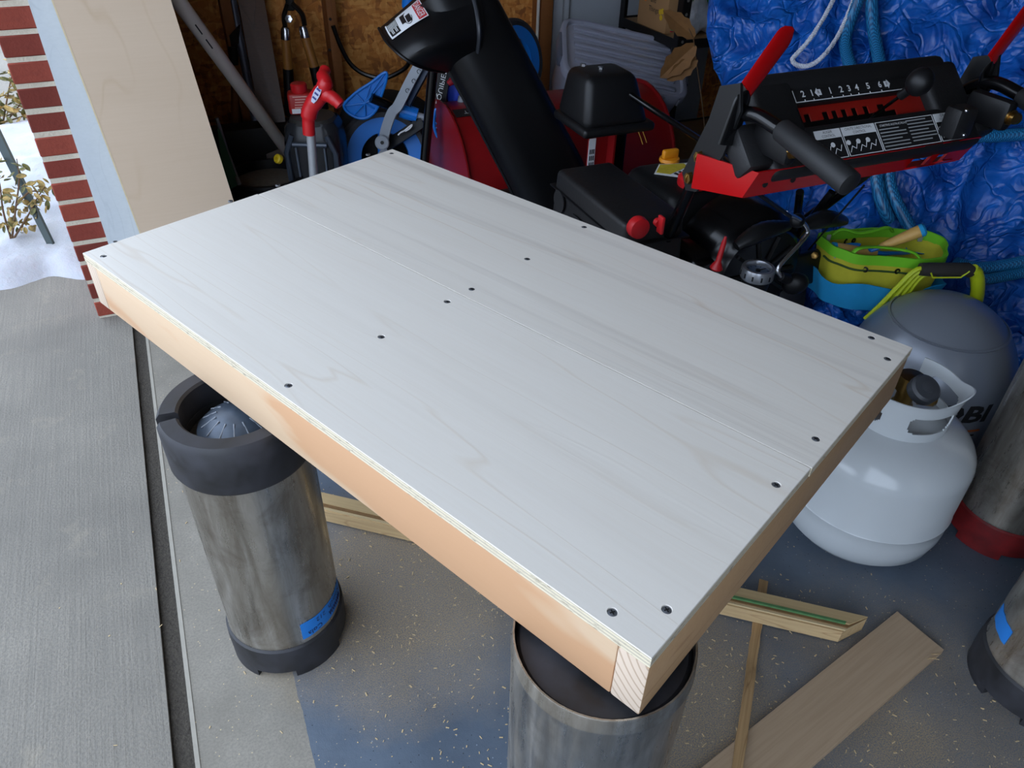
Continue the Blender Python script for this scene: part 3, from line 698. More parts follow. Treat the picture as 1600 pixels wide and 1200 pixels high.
# deflector hood
HD = .52
lip = [bpx(592, 45, HD + .12), bpx(604, 66, HD + .02), bpx(632, 92, HD - .07), bpx(662, 107, HD - .05), bpx(694, 113, HD + .02)]
mid = [bpx(640, 4, HD + .14), bpx(655, 30, HD + .0), bpx(680, 66, HD - .10), bpx(700, 92, HD - .06), bpx(716, 112, HD + .02)]
hin = [bpx(712, -62, HD + .14), bpx(745, -20, HD + .02), bpx(756, 35, HD - .06), bpx(752, 80, HD - .05), bpx(740, 112, HD + .02)]
cr = [crom(r, 5) for r in (lip, mid, hin)]; cols = [crom([cr[0][j], cr[1][j], cr[2][j]], 6) for j in range(len(cr[0]))]
rows = [[cols[j][i] for j in range(len(cols))] for i in range(len(cols[0]))]
away = BY * .8 - UP * .6
b = MB(); b.grid(rows, .005, away); hood = part(b, 'chute_deflector', CH)
b = MB(); b.tube([p - away * .002 for p in cr[0]], .0045, 8); part(b, 'hood_lip', CH, hood)
b = MB(); b.tube([p - away * .004 + (cr[1][i] - p) * .12 for i, p in enumerate(cr[2])], .006, 8); part(b, 'hood_rib', plain('rib_grey', '2C2E33', .4), hood)
b = MB(); b.lathe([(.012, 0), (.012, .008), (.009, .011), (0, .011)], cr[2][-4] - away * .004 + (cr[1][-4] - cr[2][-4]) * .2, -away, 16, cap=False); part(b, 'hinge_bolt', plain('hinge', '303236', .3, .6), hood)
# danger label wraps along the hood's upper edge
def hoodp(u, v, off):
    """u along lip->hinge 0..1, v across 0..1"""
    fi = u * (len(rows) - 1); fj = v * (len(rows[0]) - 1); i = min(int(fi), len(rows) - 2); j = min(int(fj), len(rows[0]) - 2); a, c = fi - i, fj - j
    p = rows[i][j] * (1 - a) * (1 - c) + rows[i + 1][j] * a * (1 - c) + rows[i][j + 1] * (1 - a) * c + rows[i + 1][j + 1] * a * c
    return p - away * off
def hood_label(u0, u1, v0, v1, mat, off, name='label', parent=None):
    b = MB(); b.grid([[hoodp(u0 + (u1 - u0) * i / 8, v0 + (v1 - v0) * j / 5, off) for j in range(6)] for i in range(9)], .0005, away); return b.build(name, mat, parent or hood)
hl = hood_label(.07, .58, .05, .27, WHITEP, .006, 'danger_label')
hood_label(.09, .24, .05, .25, BLACKP, .007, 'black_block', hl)
for i in range(7): hood_label(.10 + .02 * i, .108 + .02 * i, .07, .23 if i % 3 else .17, WHITEP, .008, 'text_line', hl)
hood_label(.49, .57, .06, .26, plain('danger_red', 'B81E22', .6), .007, 'red_header', hl)
text('DANGER', lambda u, v, w: hoodp(.53 + v * 1.0, .16 + u * 1.0, .0085), .06, WHITEP, hl, width=.18)
hood_label(.30, .36, .08, .2, BLACKP, .007, 'pictogram_hand', hl); hood_label(.37, .43, .12, .22, BLACKP, .007, 'pictogram_blade', hl)
b = MB(); b.tube([hoodp(.27 + .05 * math.cos(t) + .12, .16 + .08 * math.sin(t), .0075) for t in [i * .3 for i in range(16)]], .0007, 5); part(b, 'pictogram_ring', BLACKP, hl)
# chute gear cover, post and rod
def taperbox(b, cen, bot, top, h, r=.02, sh=(0, 0)):
    bm = bmesh.new(); bmesh.ops.create_cube(bm, size=1)
    for v in bm.verts:
        s_ = top if v.co.z > 0 else bot; off = sh if v.co.z > 0 else (0, 0)
        v.co = V((v.co.x * s_[0] + off[0], v.co.y * s_[1] + off[1], v.co.z * h))
    bmesh.ops.bevel(bm, geom=list(bm.edges), offset=r, segments=3, profile=.5, affect='EDGES'); bm.verts.index_update()
    b.add([B(*(V(cen) + v.co)) for v in bm.verts], [[v.index for v in f.verts] for f in bm.faces]); bm.free(); return b
b = MB(); taperbox(b, (-.135, .32, .728), (.205, .19), (.15, .13), .135, .022, (-.015, .0)); gear = part(b, 'chute_gear_cover', BLACK)
b = MB(); taperbox(b, (-.13, .32, .655), (.225, .20), (.225, .20), .026, .01); part(b, 'cover_skirt', BLACK, gear)
for (px, py) in ((911, 103), (938, 108)):
    p = bpx(px, py, .32); b = MB(); b.lathe([(.0, 0), (.008, 0), (.008, .006), (0, .007)], p, UP, 6, cap=False); part(b, 'screw', CHROME, gear)
b = MB(); b.prism([B(-.13, .40, .25), B(-.065, .40, .25), B(-.065, .40, .66), B(-.13, .40, .66)], BY * -.006); b.box(B(-.062, .38, .45), (.006, .05, .42), BAX); post = part(b, 'chute_post', DUSTRED)
b = MB(); b.box(B(-.128, .3925, .52), (.004, .002, .1), BAX); b.box(B(-.118, .3925, .52), (.022, .0012, .11), BAX); lb = part(b, 'white_label', WHITEP, post)
[part(MB().box(B(-.118 + .006 * i, .3912, .515 + .02 * j), (.003, .0012, .014), BAX), 'label_mark', BLACKP, post) for i in (-1, 0, 1) for j in (-1, 0, 1)]
b = MB(); b.box(B(-.03, .40, .46), (.045, .04, .40), BAX, .004); part(b, 'dark_strut', BLACKS)
rp = [bpx(945, 122, .32), bpx(1000, 158, .22), bpx(1115, 232, -.1), bpx(1150, 262, -.3)]
b = MB(); b.tube(rp, .008, 10); part(b, 'chute_rod', BLACKS)
# engine: side box, tank, starter shroud
b = MB(); taperbox(b, (-.275, -.03, .50), (.175, .40), (.165, .36), .21, .014); ebox = part(b, 'engine_side_cover', plain('engine_black', '121214', .5, var=.35, vs=60, bump=.15, bs=120))
b = MB(); b.box(B(-.275, -.03, .555), (.180, .40, .004), BAX, .001); part(b, 'cover_seam', BLACK, ebox)
xr = -.3635
for (y, z, ry, rz_) in ((.11, .53, .028, .035),):
    b = MB(); b.lathe([(.001, 0), (.03, 0), (.03, .003), (.001, .003)], B(xr, y, z), -BX, 20); part(b, 'round_port', BLACKP, ebox)
b = MB(); b.box(B(xr, -.02, .47), (.004, .10, .12), BAX, .001); vent = part(b, 'vent_opening', BLACKP, ebox)
for i in range(3):
    b = MB(); b.tube([B(xr - .008, .02 - .03 * i, .43 + .01 * i), B(xr - .008, .0 - .03 * i, .45)], .006, 8); part(b, 'linkage', CHROME, vent)
yb = -.2335
b = MB(); b.lathe([(0, 0), (.024, 0), (.026, .008), (.024, .022), (.014, .026), (0, .026)], bpx(993, 352, yb), -BY, 20, cap=False); part(b, 'choke_knob', REDPL, ebox)
b = MB(); b.lathe([(0, 0), (.01, 0), (.01, .012), (0, .012)], bpx(1026, 346, yb), -BY, 12, cap=False); b.box(bpx(1026, 346, yb) - BY * .018, (.008, .022, .042), BAX, .003); part(b, 'ignition_key', REDPL, ebox)
YP = plain('yellow_print', 'C9A82A', .6)
b = MB()
for k_, (x0, z0, w, h) in enumerate(((-.265, .48, .028, .002), (-.265, .495, .028, .002), (-.265, .455, .028, .002), (-.28, .475, .002, .045), (-.25, .475, .002, .045), (-.26, .44, .05, .003))):
    b = MB(); b.box(B(x0, yb + .001, z0), (w, .002, h), BAX); part(b, 'yellow_marking', YP, ebox)
b = MB(); taperbox(b, (.05, .09, .50), (.36, .30), (.30, .24), .12, .03); tk = part(b, 'fuel_tank', BLACK)
def tankp(x, y): return B(x, y, .561)
b = MB(); b.prism([tankp(-.07, .12), tankp(.0, .06), tankp(.10, .10), tankp(.07, .155), tankp(-.02, .175)], UP * .0012); dec = part(b, 'decal', WHITEP, tk)
b = MB(); b.prism([p + UP * .0014 for p in (tankp(-.06, .125), tankp(-.03, .10), tankp(.045, .13), tankp(.05, .155), tankp(-.02, .17))], UP * .0008); part(b, 'yellow_panel', plain('decal_yellow', 'B9A62C', .6, var=.3, vs=60), dec)
for i in range(4):
    b = MB(); b.prism([p + UP * .0014 for p in (tankp(-.01 + .018 * i, .072 + .006 * i), tankp(.0 + .018 * i, .075 + .006 * i), tankp(-.01 + .018 * i, .105 + .006 * i), tankp(-.02 + .018 * i, .10 + .006 * i))], UP * .0008); part(b, 'dark_bar', BLACKP, dec)
pc_ = at(1085, 278, z=.58); b = MB(); b.lathe([(0, 0), (.042, 0), (.044, .004), (.044, .022), (.036, .03), (0, .032)] , pc_ - UP * .02, n=26, cap=False); part(b, 'fuel_cap', REDPL, tk)
pc_ = at(1047, 243, z=.575); b = MB(); b.lathe([(0, 0), (.028, 0), (.03, .004), (.028, .012), (0, .013)], pc_ - UP * .018, n=20, cap=False); b.box(pc_ + UP * .006, (.05, .018, .026), BAX, .006); part(b, 'oil_cap', plain('orange_plastic', 'D98A12', .45), tk)
b = MB(); taperbox(b, (.02, .0, .34), (.34, .46), (.32, .40), .26, .04); part(b, 'engine_block', BLACKS)
b = MB(); b.lathe([(0, 0), (.12, 0), (.155, -.03), (.165, -.07), (.165, -.16)], B(.07, -.22, .40), -BY, 40, cap=False); shr = part(b, 'starter_shroud', BLACKS)
for i in range(10):
    a = i * 2 * PI / 10; b = MB(); d = BX * math.cos(a) + UP * math.sin(a); b.tube([B(.07, -.223, .40) + d * .04, B(.07, -.223, .40) + d * .105], .005, 6); part(b, 'shroud_slot', BLACKP, shr)
pk = at(1122, 404, z=.51); b = MB(); b.lathe([(0, 0), (.013, 0), (.016, .004), (.012, .014), (.007, .022), (.006, .07), (.003, .085), (0, .085)], pk - UP * .03, (.12, .1, 1), 16, cap=False); part(b, 'primer_stem', REDPL)
for (px, py, z) in ((1022, 386, .40), (1240, 398, .42), (1273, 399, .42)):
    p = at(px, py, z=z); b = MB(); b.lathe([(0, 0), (.010, 0), (.010, .006), (.006, .008), (0, .008)], p, (at(px, py, z=1) - p), 6, cap=False); part(b, 'bolt', BRASS)
b = MB(); b.box(at(1255, 405, z=.40) - UP * .03, (.13, .03, .10), BAX, .01); part(b, 'rear_bracket', BLACK)
# wheels
for sgn in (-1, 1):
    b = MB(); x = sgn * .262
    b.lathe([(.09, -.05), (.16, -.06), (.195, -.05), (.205, -.03), (.205, .03), (.195, .05), (.16, .06), (.09, .05), (.09, -.05)], B(x, .02, .205), BX, 40, cap=False); w = part(b, 'wheel', RUBBER)
    b = MB(); b.lathe([(0, -.03), (.09, -.035), (.092, .035), (0, .03)], B(x, .02, .205), BX, 28, cap=False); part(b, 'rim', BLACKS, w)
# handle tubes, brackets
for sgn in (-1, 1):
    hp = crom([B(sgn * .19, -.08, .36), B(sgn * .215, -.16, .48), B(sgn * .26, -.28, .66), B(sgn * .295, -.37, .80), B(sgn * .305, -.43, .90), B(sgn * .30, -.49, .935), B(sgn * .295, -.57, .93)], 6)
    b = MB(); b.tube(hp, .0135, 12); part(b, 'handle_tube', BLACKS)
    gp = [B(sgn * .295, -.565, .931), B(sgn * .2925, -.60, .925), B(sgn * .287, -.70, .905), B(sgn * .285, -.735, .897)]
    b = MB(); b.tube([gp[0], gp[0] + (gp[1] - gp[0]) * .1, gp[2], gp[3], gp[3] + (gp[3] - gp[2]) * .12], [.017, .0195, .0215, .0205, .012], 20); part(b, 'hand_grip', plain('foam_grip', '141517', .6, var=.1, bump=.05))
    br = [(-.47, .985), (-.415, .965), (-.40, .90), (-.345, .775), (-.365, .745), (-.40, .755), (-.46, .85), (-.485, .94)]
    x = sgn * .322; b = MB(); b.prism([B(x, y, z) for y, z in br], BX * (-.006 * sgn)); bk = part(b, 'handle_bracket', plain('bracket_black', '141517', .38, .1, var=.1))
    for (y, z) in ((-.375, .775), (-.395, .825)):
        b = MB(); b.lathe([(0, 0), (.013, 0), (.013, .002), (.009, .002), (.009, .007), (0, .008)], B(x, y, z), -BY if sgn < 0 else BX, 12, cap=False); part(b, 'bolt', BRASS, bk)
        b = MB(); b.lathe([(0, 0), (.011, 0), (.011, .005), (0, .006)], B(x + .004 * sgn, y, z), BX * sgn, 6, cap=False); part(b, 'nut', BRASS, bk)
    # clutch housing block with a large bolt
    b = MB(); b.box(B(sgn * .268, -.53, .895), (.03, .10, .06), BAX, .012); cb = part(b, 'pivot_block', BLACK)
    b = MB(); b.lathe([(0, 0), (.015, 0), (.015, .004), (.011, .004), (.011, .012), (0, .013)], B(sgn * .268, -.578, .895), -BY, 6 if sgn < 0 else 12, cap=False); part(b, 'pivot_bolt', BRASS, cb)
    # lever: black lower arm, red paddle above
    def lever(p0, p1, w0, w1, n=10):
        p0, p1 = V(p0), V(p1); d = (p1 - p0).normalized(); side = V((1, .15, 0)); side = (side - d * side.dot(d)).normalized(); nr = d.cross(side)
        rows = []
        for i in range(n + 1):
            k = i / n; w = w0 + (w1 - w0) * k
            if k > .8 and w1 > .03: w *= math.sqrt(max(0.06, 1 - ((k - .8) / .2) ** 2))
            c = p0 + (p1 - p0) * k; rows.append([B(*(c + side * (w / 2 * math.sin(t)) + nr * (.010 * (1 - math.cos(t)) * (w / .05)))) for t in [-1.35 + .27 * j for j in range(11)]])
        return rows
    la, lbb, lc = (sgn * .322, -.475, .875), (sgn * .305, -.475, .972), (sgn * .212 if sgn < 0 else .40, -.45, 1.062 if sgn < 0 else 1.07)
    if sgn > 0: lbb = (.30, -.475, .972)
    b = MB(); b.grid(lever(la, lbb, .05, .042), .003); lv = part(b, 'lever_arm', BLACKS)
    b = MB(); b.grid(lever(lbb, lc, .040, .046, 16), .004); part(b, 'lever_paddle', RED, lv)
# control panel
PV = V((0, .745, .667)); PN = V((0, -.667, .745)); P0 = V((0, -.535, .83))
def PP(u, v, w=0): return B(*(P0 + V((1, 0, 0)) * u + PV * v + PN * w))
PAXW = (BX, BY * PV.y + UP * PV.z, BY * PN.y + UP * PN.z)
DASH = plain('dash_plastic', '121214', .55, var=.15, vs=30, bump=.15, bs=250)
b = MB()
for (u, v, su, sv, w, sw, r) in ((.0, .181, .50, .042, .0, .05, .016), (0, .040, .53, .088, .0, .05, .014), (-.205, .105, .10, .16, .0, .05, .014), (.225, .105, .10, .16, .0, .05, .014), (.01, .150, .36, .034, -.006, .038, .004)):
    b.box(PP(u, v, w - .01), (su, sv, sw), PAXW, r, 3)
dash = part(b, 'control_panel', DASH)
for sx in (-1, 1):
    b = MB(); b.box(PP(.285 * sx, .06, -.01), (.06, .09, .055), PAXW, .012); part(b, 'panel_shoulder', DASH, dash)
# red shift gate with notches
gate = [(-.155, .135)] 
xs = [(-.13, -.115), (-.085, -.07), (-.062, -.048), (-.038, -.024), (-.012, .002), (.018, .032), (.055, .075)]
poly = [(-.155, .14), (-.155, .10)]
for a_, c_ in xs: poly += [(a_, .103), (a_, .119), (c_, .119), (c_, .103)]
poly += [(.10, .104), (.10, .085), (.175, .085), (.175, .14)]
b = MB(); b.prism([PP(u, v, -.012) for u, v in poly], PAXW[2] * -.003); part(b, 'shift_gate', plain('gate_red', '8E1A12', .35), dash)
b = MB(); b.box(PP(.01, .11, -.055), (.34, .07, .004), PAXW); part(b, 'slot_floor', BLACKP, dash)
# scale strip
def pframe(u0, u1, v0, v1, w, mat, parent, name='outline', th=.0016):
    b = MB()
    for (a_, c_, e_, f_) in ((u0, u1, v0, v0 + th), (u0, u1, v1 - th, v1), (u0, u0 + th, v0, v1), (u1 - th, u1, v0, v1)):
        b.hexa([PP(a_, e_, w), PP(c_, e_, w), PP(c_, f_, w), PP(a_, f_, w)], [PP(a_, e_, w + .0006), PP(c_, e_, w + .0006), PP(c_, f_, w + .0006), PP(a_, f_, w + .0006)])
    return part(b, name, mat, parent)
def prect(u0, u1, v0, v1, w, mat, parent, name): 
    b = MB(); b.hexa([PP(u0, v0, w), PP(u1, v0, w), PP(u1, v1, w), PP(u0, v1, w)], [PP(u0, v0, w + .0006), PP(u1, v0, w + .0006), PP(u1, v1, w + .0006), PP(u0, v1, w + .0006)]); return part(b, name, mat, parent)
SV0, SV1, SWW = .1345, .1655, .0035
strip = prect(-.155, .185, SV0, SV1, SWW, BLACKP, dash, 'scale_strip')
pframe(-.153, .183, SV0 + .001, SV1 - .001, SWW + .0008, WHITEP, strip)
def ux(px): return -.15 + (px - 1240) / 180 * .325
for s_, px in (('2', 1251), ('1', 1263), ('R', 1272), ('1', 1288), ('2', 1303), ('3', 1314), ('4', 1325), ('5', 1341), ('6', 1358), ('F', 1368)):
    u0 = ux(px)
    if s_ in 'RF':
        sg = -1 if s_ == 'R' else 1
        b = MB(); pl = [(-.006 * sg, -.006), (.002 * sg, -.006), (.002 * sg, -.0095), (.009 * sg, 0), (.002 * sg, .0095), (.002 * sg, .006), (-.006 * sg, .006)]
        b.prism([PP(u0 + a_, .152 + c_, SWW + .0008) for a_, c_ in pl], PAXW[2] * .0005); ar = part(b, 'arrow', WHITEP, strip)
        text(s_, lambda u, v, w, u0=u0: PP(u0 + u, .152 + v, SWW + .0018), .007, BLACKP, strip)
    else:
        text(s_, lambda u, v, w, u0=u0: PP(u0 + u, .1525 + v, SWW + .0012), .0135, WHITEP, strip, bold=.02)
        prect(u0 - .0008, u0 + .0008, SV0 + .002, SV0 + .006, SWW + .0008, WHITEP, strip, 'tick')
# instruction decals on the lower bar
DW = .0152
def decal(u0, u1, title, v0=.008, v1=.068, hh=.018):
    d_ = prect(u0, u1, v0, v1, DW, BLACKP, dash, 'instruction_decal'); pframe(u0, u1, v0, v1, DW + .0007, WHITEP, d_, th=.0012)
    if hh:
        prect(u0, u1, v1 - hh, v1, DW + .0006, WHITEP, d_, 'decal_header')
        ls = title.split('\n')
        for i, l in enumerate(ls): text(l, lambda u, v, w, i=i: PP((u0 + u1) / 2 + u, v1 - hh / 2 + ((len(ls) - 1) / 2 - i) * .008 + v, DW + .0016), .0055, BLACKP, d_, width=min(len(l) * .0045, (u1 - u0) * .8))
    return d_
def fig(d_, u, v, k=1):
    b = MB(); b.tube([PP(u + a_ * k, v + c_ * k, DW + .001) for a_, c_ in ((-.012, -.010), (-.004, .002), (.004, -.004), (.010, .008))], .0007, 5); part(b, 'pictogram', WHITEP, d_)
    b = MB(); b.lathe([(0, 0), (.005 * k, 0), (.005 * k, .0006), (0, .0006)], PP(u - .010 * k, v + .010 * k, DW + .0008), PAXW[2], 14, cap=False); part(b, 'pictogram_dot', WHITEP, d_)
d1 = decal(-.150, -.088, 'AUGER\nCONTROL'); fig(d1, -.132, .026); fig(d1, -.106, .026)
d2 = decal(-.085, -.002, 'CHUTE DIRECTIONAL\nCONTROL'); fig(d2, -.068, .026); fig(d2, -.044, .026); fig(d2, -.020, .026)
d3 = decal(.001, .150, '', hh=0)
text('STARTING INSTRUCTIONS', lambda u, v, w: PP(.045 + u, .060 + v, DW + .001), .0045, WHITEP, d3, width=.07)
for c_ in (0, 1):
    for i in range(7):
        v_ = (.052 if c_ == 0 else .062) - .0072 * i
        if v_ > .012: prect(.006 + .074 * c_, .006 + .074 * c_ + (.066 if i % 3 else .05), v_ - .0011, v_ + .0011, DW + .0007, plain('print_grey', '9A9C9E', .6), d3, 'text_line')
d4 = decal(.153, .212, 'DRIVE\nCONTROL'); fig(d4, .172, .026); fig(d4, .196, .026)
# red cross plate below the panel, with cut-outs
b = MB(); zb, zt = .785, .845
def xplate(b, x0, x1, z0, z1): b.hexa([B(x0, -.512, z0), B(x1, -.512, z0), B(x1, -.506, z0), B(x0, -.506, z0)], [B(x0, -.542, z1), B(x1, -.542, z1), B(x1, -.536, z1), B(x0, -.536, z1)])
xplate(b, -.30, .105, zb, zt); xplate(b, .155, .175, zb, zt); xplate(b, .20, .26, zb, zt); xplate(b, .105, .155, zb, zb + .016); xplate(b, .105, .155, zt - .02, zt); xplate(b, .175, .20, zb, zb + .02); xplate(b, .175, .20, zt - .024, zt)
xp = part(b, 'cross_plate', RED)
b = MB(); b.hexa([B(-.30, -.512, zb), B(-.30, -.506, zb), B(-.33, -.40, zb - .02), B(-.335, -.40, zb - .02)], [B(-.30, -.542, zt), B(-.30, -.536, zt), B(-.33, -.40, zt - .01), B(-.335, -.40, zt - .01)]); part(b, 'plate_return', RED, xp)
b = MB(); b.box(B(-.02, -.498, zb), (.55, .022, .005), BAX); part(b, 'plate_flange', RED, xp)
for x in (-.265, -.20):
    b = MB(); b.lathe([(0, 0), (.006, 0), (.006, .001), (0, .001)], B(x, -.526, .812), -BY, 12, cap=False); part(b, 'plate_hole', BLACKP, xp)
# speed lever with a bulb knob
p0 = PP(.045, .10, -.04); kn = bpx(1437, 128, -.52); ka = (kn - p0).normalized()
b = MB(); b.tube([p0, p0 + (kn - p0) * .78], .006, 10, flat=.5); sl = part(b, 'speed_lever', BLACKS)
b = MB(); b.tube([p0 + (kn - p0) * .66, p0 + (kn - p0) * .86], .0095, 12); part(b, 'knob_collar', BLACK, sl)
b = MB(); b.ball(kn, (.023, .026, .027), rot_axes(ka)); part(b, 'knob', BLACK, sl)
b = MB(); b.box(bpx(1497, 190, -.55), (.05, .04, .06), BAX, .008); cbx = part(b, 'switch_box', DASH)
for (px, py) in ((1510, 173), (1506, 211)):
    b = MB(); b.ball(bpx(px, py, -.572), .004); part(b, 'rivet', CHROME, cbx)
# chute crank below the panel
ck = [bpx(1155, 282, -.34), bpx(1235, 338, -.32)]
b = MB(); b.tube(ck, .005, 8); crk = part(b, 'crank_rod', plain('rod_dark', '3A3C40', .3, .8))
ck2 = crom([bpx(1228, 333, -.32), bpx(1252, 345, -.31), bpx(1262, 362, -.31), bpx(1250, 380, -.32), bpx(1224, 408, -.33), bpx(1215, 422, -.335), bpx(1220, 432, -.34)], 5)
b = MB(); b.tube(ck2, .0055, 10); part(b, 'crank_bend', CHROME, crk)
b = MB(); b.ball(bpx(1242, 443, -.34), (.034, .026, .03), rot_axes(ck2[-1] - bpx(1242, 443, -.34))); b.tube([ck2[-1], bpx(1230, 436, -.34)], [.011, .014], 12); part(b, 'crank_knob', BLACK, crk)
# two ribbed black tool blades clipped behind the crank
for (pa, pb, pm) in (((1150, 385), (1232, 352), (1190, 362)), ((1255, 352), (1320, 345), (1290, 342))):
    a_, m_, c_ = [bpx(*q, -.27) for q in (pa, pm, pb)]
    pth = crom([a_, m_, c_], 10); k_ = len(pth); b = MB()
    b.tube(pth, [.006 + .020 * math.sin(PI * min(1, .12 + .8 * i / k_)) * (1 + .06 * (i % 2)) for i in range(k_)], 12, flat=.8); part(b, 'clean_out_blade', plain('blade_black', '111214', .35, var=.2))
b = MB(); b.ball(bpx(1246, 345, -.30), .018); part(b, 'blade_clip', BLACK)
for q0, q1 in (((1250, 300), (1235, 420)), ((1300, 300), (1190, 440))):
    b = MB(); b.tube([bpx(*q0, -.25), bpx(*q1, -.12)], .010, 8); part(b, 'lower_strut', BLACKS)
b = MB(); b.tube([bpx(1350, 290, -.42), bpx(1255, 400, -.15)], .0025, 6); part(b, 'control_cable', BLACK)

# ------------------------------------------------------------------ blue tarpaulin heaped over a pile
from mathutils.bvhtree import BVHTree
# control rows from the front hem to behind the crest; columns run left to right
TR = [
 [(.93, 2.42, .02), (.90, 2.02, .02), (.86, 1.74, .05), (1.10, 1.86, .03), (1.34, 1.86, .02), (1.75, 1.74, .02), (2.4, 1.62, .02)],
 [(.90, 2.46, .16), (.90, 2.08, .16), (.88, 1.80, .27), (1.10, 1.90, .28), (1.35, 1.92, .12), (1.76, 1.80, .12), (2.42, 1.68, .14)],
 [(.84, 2.52, .36), (.90, 2.20, .30), (.93, 2.00, .29), (1.13, 2.02, .29), (1.38, 2.00, .28), (1.80, 1.88, .30), (2.45, 1.76, .34)],
 [(.70, 2.62, .58), (.92, 2.38, .55), (1.02, 2.24, .55), (1.22, 2.18, .56), (1.48, 2.12, .58), (1.86, 2.00, .60), (2.48, 1.86, .62)],
 [(.61, 2.70, .80), (.88, 2.56, .82), (1.06, 2.46, .84), (1.30, 2.36, .86), (1.56, 2.28, .88), (1.92, 2.14, .88), (2.5, 1.98, .86)],
 [(.65, 2.86, .92), (.92, 2.76, 1.0), (1.12, 2.68, 1.05), (1.38, 2.58, 1.06), (1.64, 2.46, 1.06), (2.0, 2.34, 1.04), (2.56, 2.18, .98)],
 [(.80, 3.10, .90), (1.0, 3.06, 1.0), (1.22, 2.98, 1.06), (1.48, 2.90, 1.08), (1.76, 2.8, 1.08), (2.1, 2.66, 1.04), (2.66, 2.5, .98)],
 [(.92, 3.40, .30), (1.1, 3.40, .30), (1.34, 3.36, .30), (1.6, 3.3, .30), (1.9, 3.2, .30), (2.24, 3.05, .30), (2.8, 2.9, .30)],
]
def surf(TR, nu, nv):
    rows = [crom(r, nu) for r in TR]; cols = list(zip(*rows)); return [list(x) for x in zip(*[crom(list(c), nv) for c in cols])]
G = surf(TR, 34, 20); nr, ncn = len(G), len(G[0])
out = []
for i in range(nr):
    row = []
    for j in range(ncn):
        du = G[min(i + 1, nr - 1)][j] - G[max(i - 1, 0)][j]; dv = G[i][min(j + 1, ncn - 1)] - G[i][max(j - 1, 0)]
        n = dv.cross(du).normalized()
        if n.y > 0 and n.z < .3: n = -n
        p = G[i][j]; q = p * 1.0
        a = 1 - abs(noise.noise(q * 4.2 + V((3, 1, 7)))) * 2
        w = q + V((noise.noise(q * 6), noise.noise(q * 6 + V((9, 0, 0))), noise.noise(q * 6 + V((0, 9, 0))))) * .05
        c = (1 - abs(noise.noise(w * 6.5))) ** 5
        d_ = abs(noise.noise(w * 13 + V((5, 5, 5))))
        hang = math.sin((j * .33) + 3 * noise.noise(V((p.x * 3, p.y * 3, 1)))) * .012
        row.append(p + n * (.030 * (a - .5) + .032 * (c - .5) + .014 * (.4 - d_) + hang) if i > 0 else p + UP * (.004 * noise.noise(q * 20)))
    out.append(row)
mb = MB(); mb.grid(out)
tb_ = BVHTree.FromPolygons([tuple(p) for p in mb.v], mb.f)
tarp = thing('blue_tarp', 'crumpled shiny blue tarpaulin heaped over a pile behind the snow blower', 'tarp', (1.3, 2.3, 0))
o = mb.build('sheet', TARP, tarp, angle=180)
hem = MB(); hem.tube([p + UP * .003 for p in out[0]], .004, 6); hem.build('hem', plain('tarp_hem', '3C5F9E', .5), tarp)
def on_tarp(px, py, off=.0, Y=2.1):
    d = ray(px, py).normalized(); h = tb_.ray_cast(CC, d)
    return (h[0] if h[0] is not None else at(px, py, Y=Y)) - d * off

# ------------------------------------------------------------------ braided blue hose and white rope hung on the tarp
def m_hose():
    t = NT('braided_hose'); co = t.co()
    a = t.n('ShaderNodeTexWave', {'Vector': t.n('ShaderNodeMapping', {'Vector': co, 'Rotation': (.2, .5, .8)}).outputs[0], 'Scale': 80}).outputs[1]
    b_ = t.n('ShaderNodeTexWave', {'Vector': t.n('ShaderNodeMapping', {'Vector': co, 'Rotation': (-.2, -.6, -.8)}).outputs[0], 'Scale': 80}).outputs[1]
    return t.out(t.ramp(t.math('MULTIPLY', a, b_), [(.1, '0C4A78'), (.6, '2F8FC4')]), .35, t.bump(t.math('MULTIPLY', a, b_), .3, .001))
HOSE = m_hose()
hose = thing('garden_hose', 'thick braided light blue hose looped over the tarpaulin', 'hose', on_tarp(1400, 330))
def hz(pts, off=.02, r=.018, Y=None):
    P_ = [on_tarp(x, y, off) for x, y in pts]; pth = crom(P_, 8)
    k = 5; pth = [sum(pth[max(0, i - k):i + k + 1], V()) / len(pth[max(0, i - k):i + k + 1]) for i in range(len(pth))]
    b = MB(); b.tube(pth, r, 14); return b.build('hose_loop', HOSE, hose)
hz([(1352, -25), (1332, 20), (1318, 70), (1332, 110), (1345, 150), (1352, 190)], .045)
hz([(1362, -30), (1362, 30), (1370, 75), (1378, 120), (1380, 170), (1372, 230), (1368, 280), (1382, 330), (1395, 350)], .04)
hz([(1392, 250), (1388, 285), (1405, 325), (1420, 352), (1432, 372)], .05, .017)
hz([(1470, 217), (1520, 214), (1570, 212), (1640, 206)], .03)
hz([(1480, 405), (1520, 420), (1570, 415), (1640, 400)], .04, .018)
hz([(1500, 440), (1550, 436), (1600, 425), (1660, 415)], .05, .016)
b = MB(); p = on_tarp(1575, 185, .03); dr = (CR * -.9 + CU * -.1 - _fw * .3).normalized()
b.lathe([(.008, -.02), (.013, -.02), (.016, -.012), (.016, 0), (.013, .003), (.013, .02), (.016, .024), (.016, .034), (.010, .034), (.008, .02), (.008, -.02)], p, -dr, 20, cap=False); b.build('brass_fitting', BRASS, hose)
def m_rope():
    t = NT('white_rope'); return t.out(t.ramp(t.noise(t.co(), 150, 3), [(.3, 'AEB2BE'), (.7, 'D8DAE2')]), .7)
rp = crom([on_tarp(x, y, .06) for x, y in ((1310, -20), (1296, 12), (1268, 58), (1245, 84), (1238, 94), (1246, 102), (1262, 103), (1282, 92), (1306, 62), (1326, 20), (1342, -25))], 14)
rp = [sum(rp[max(0, i - 4):i + 5], V()) / len(rp[max(0, i - 4):i + 5]) for i in range(len(rp))]
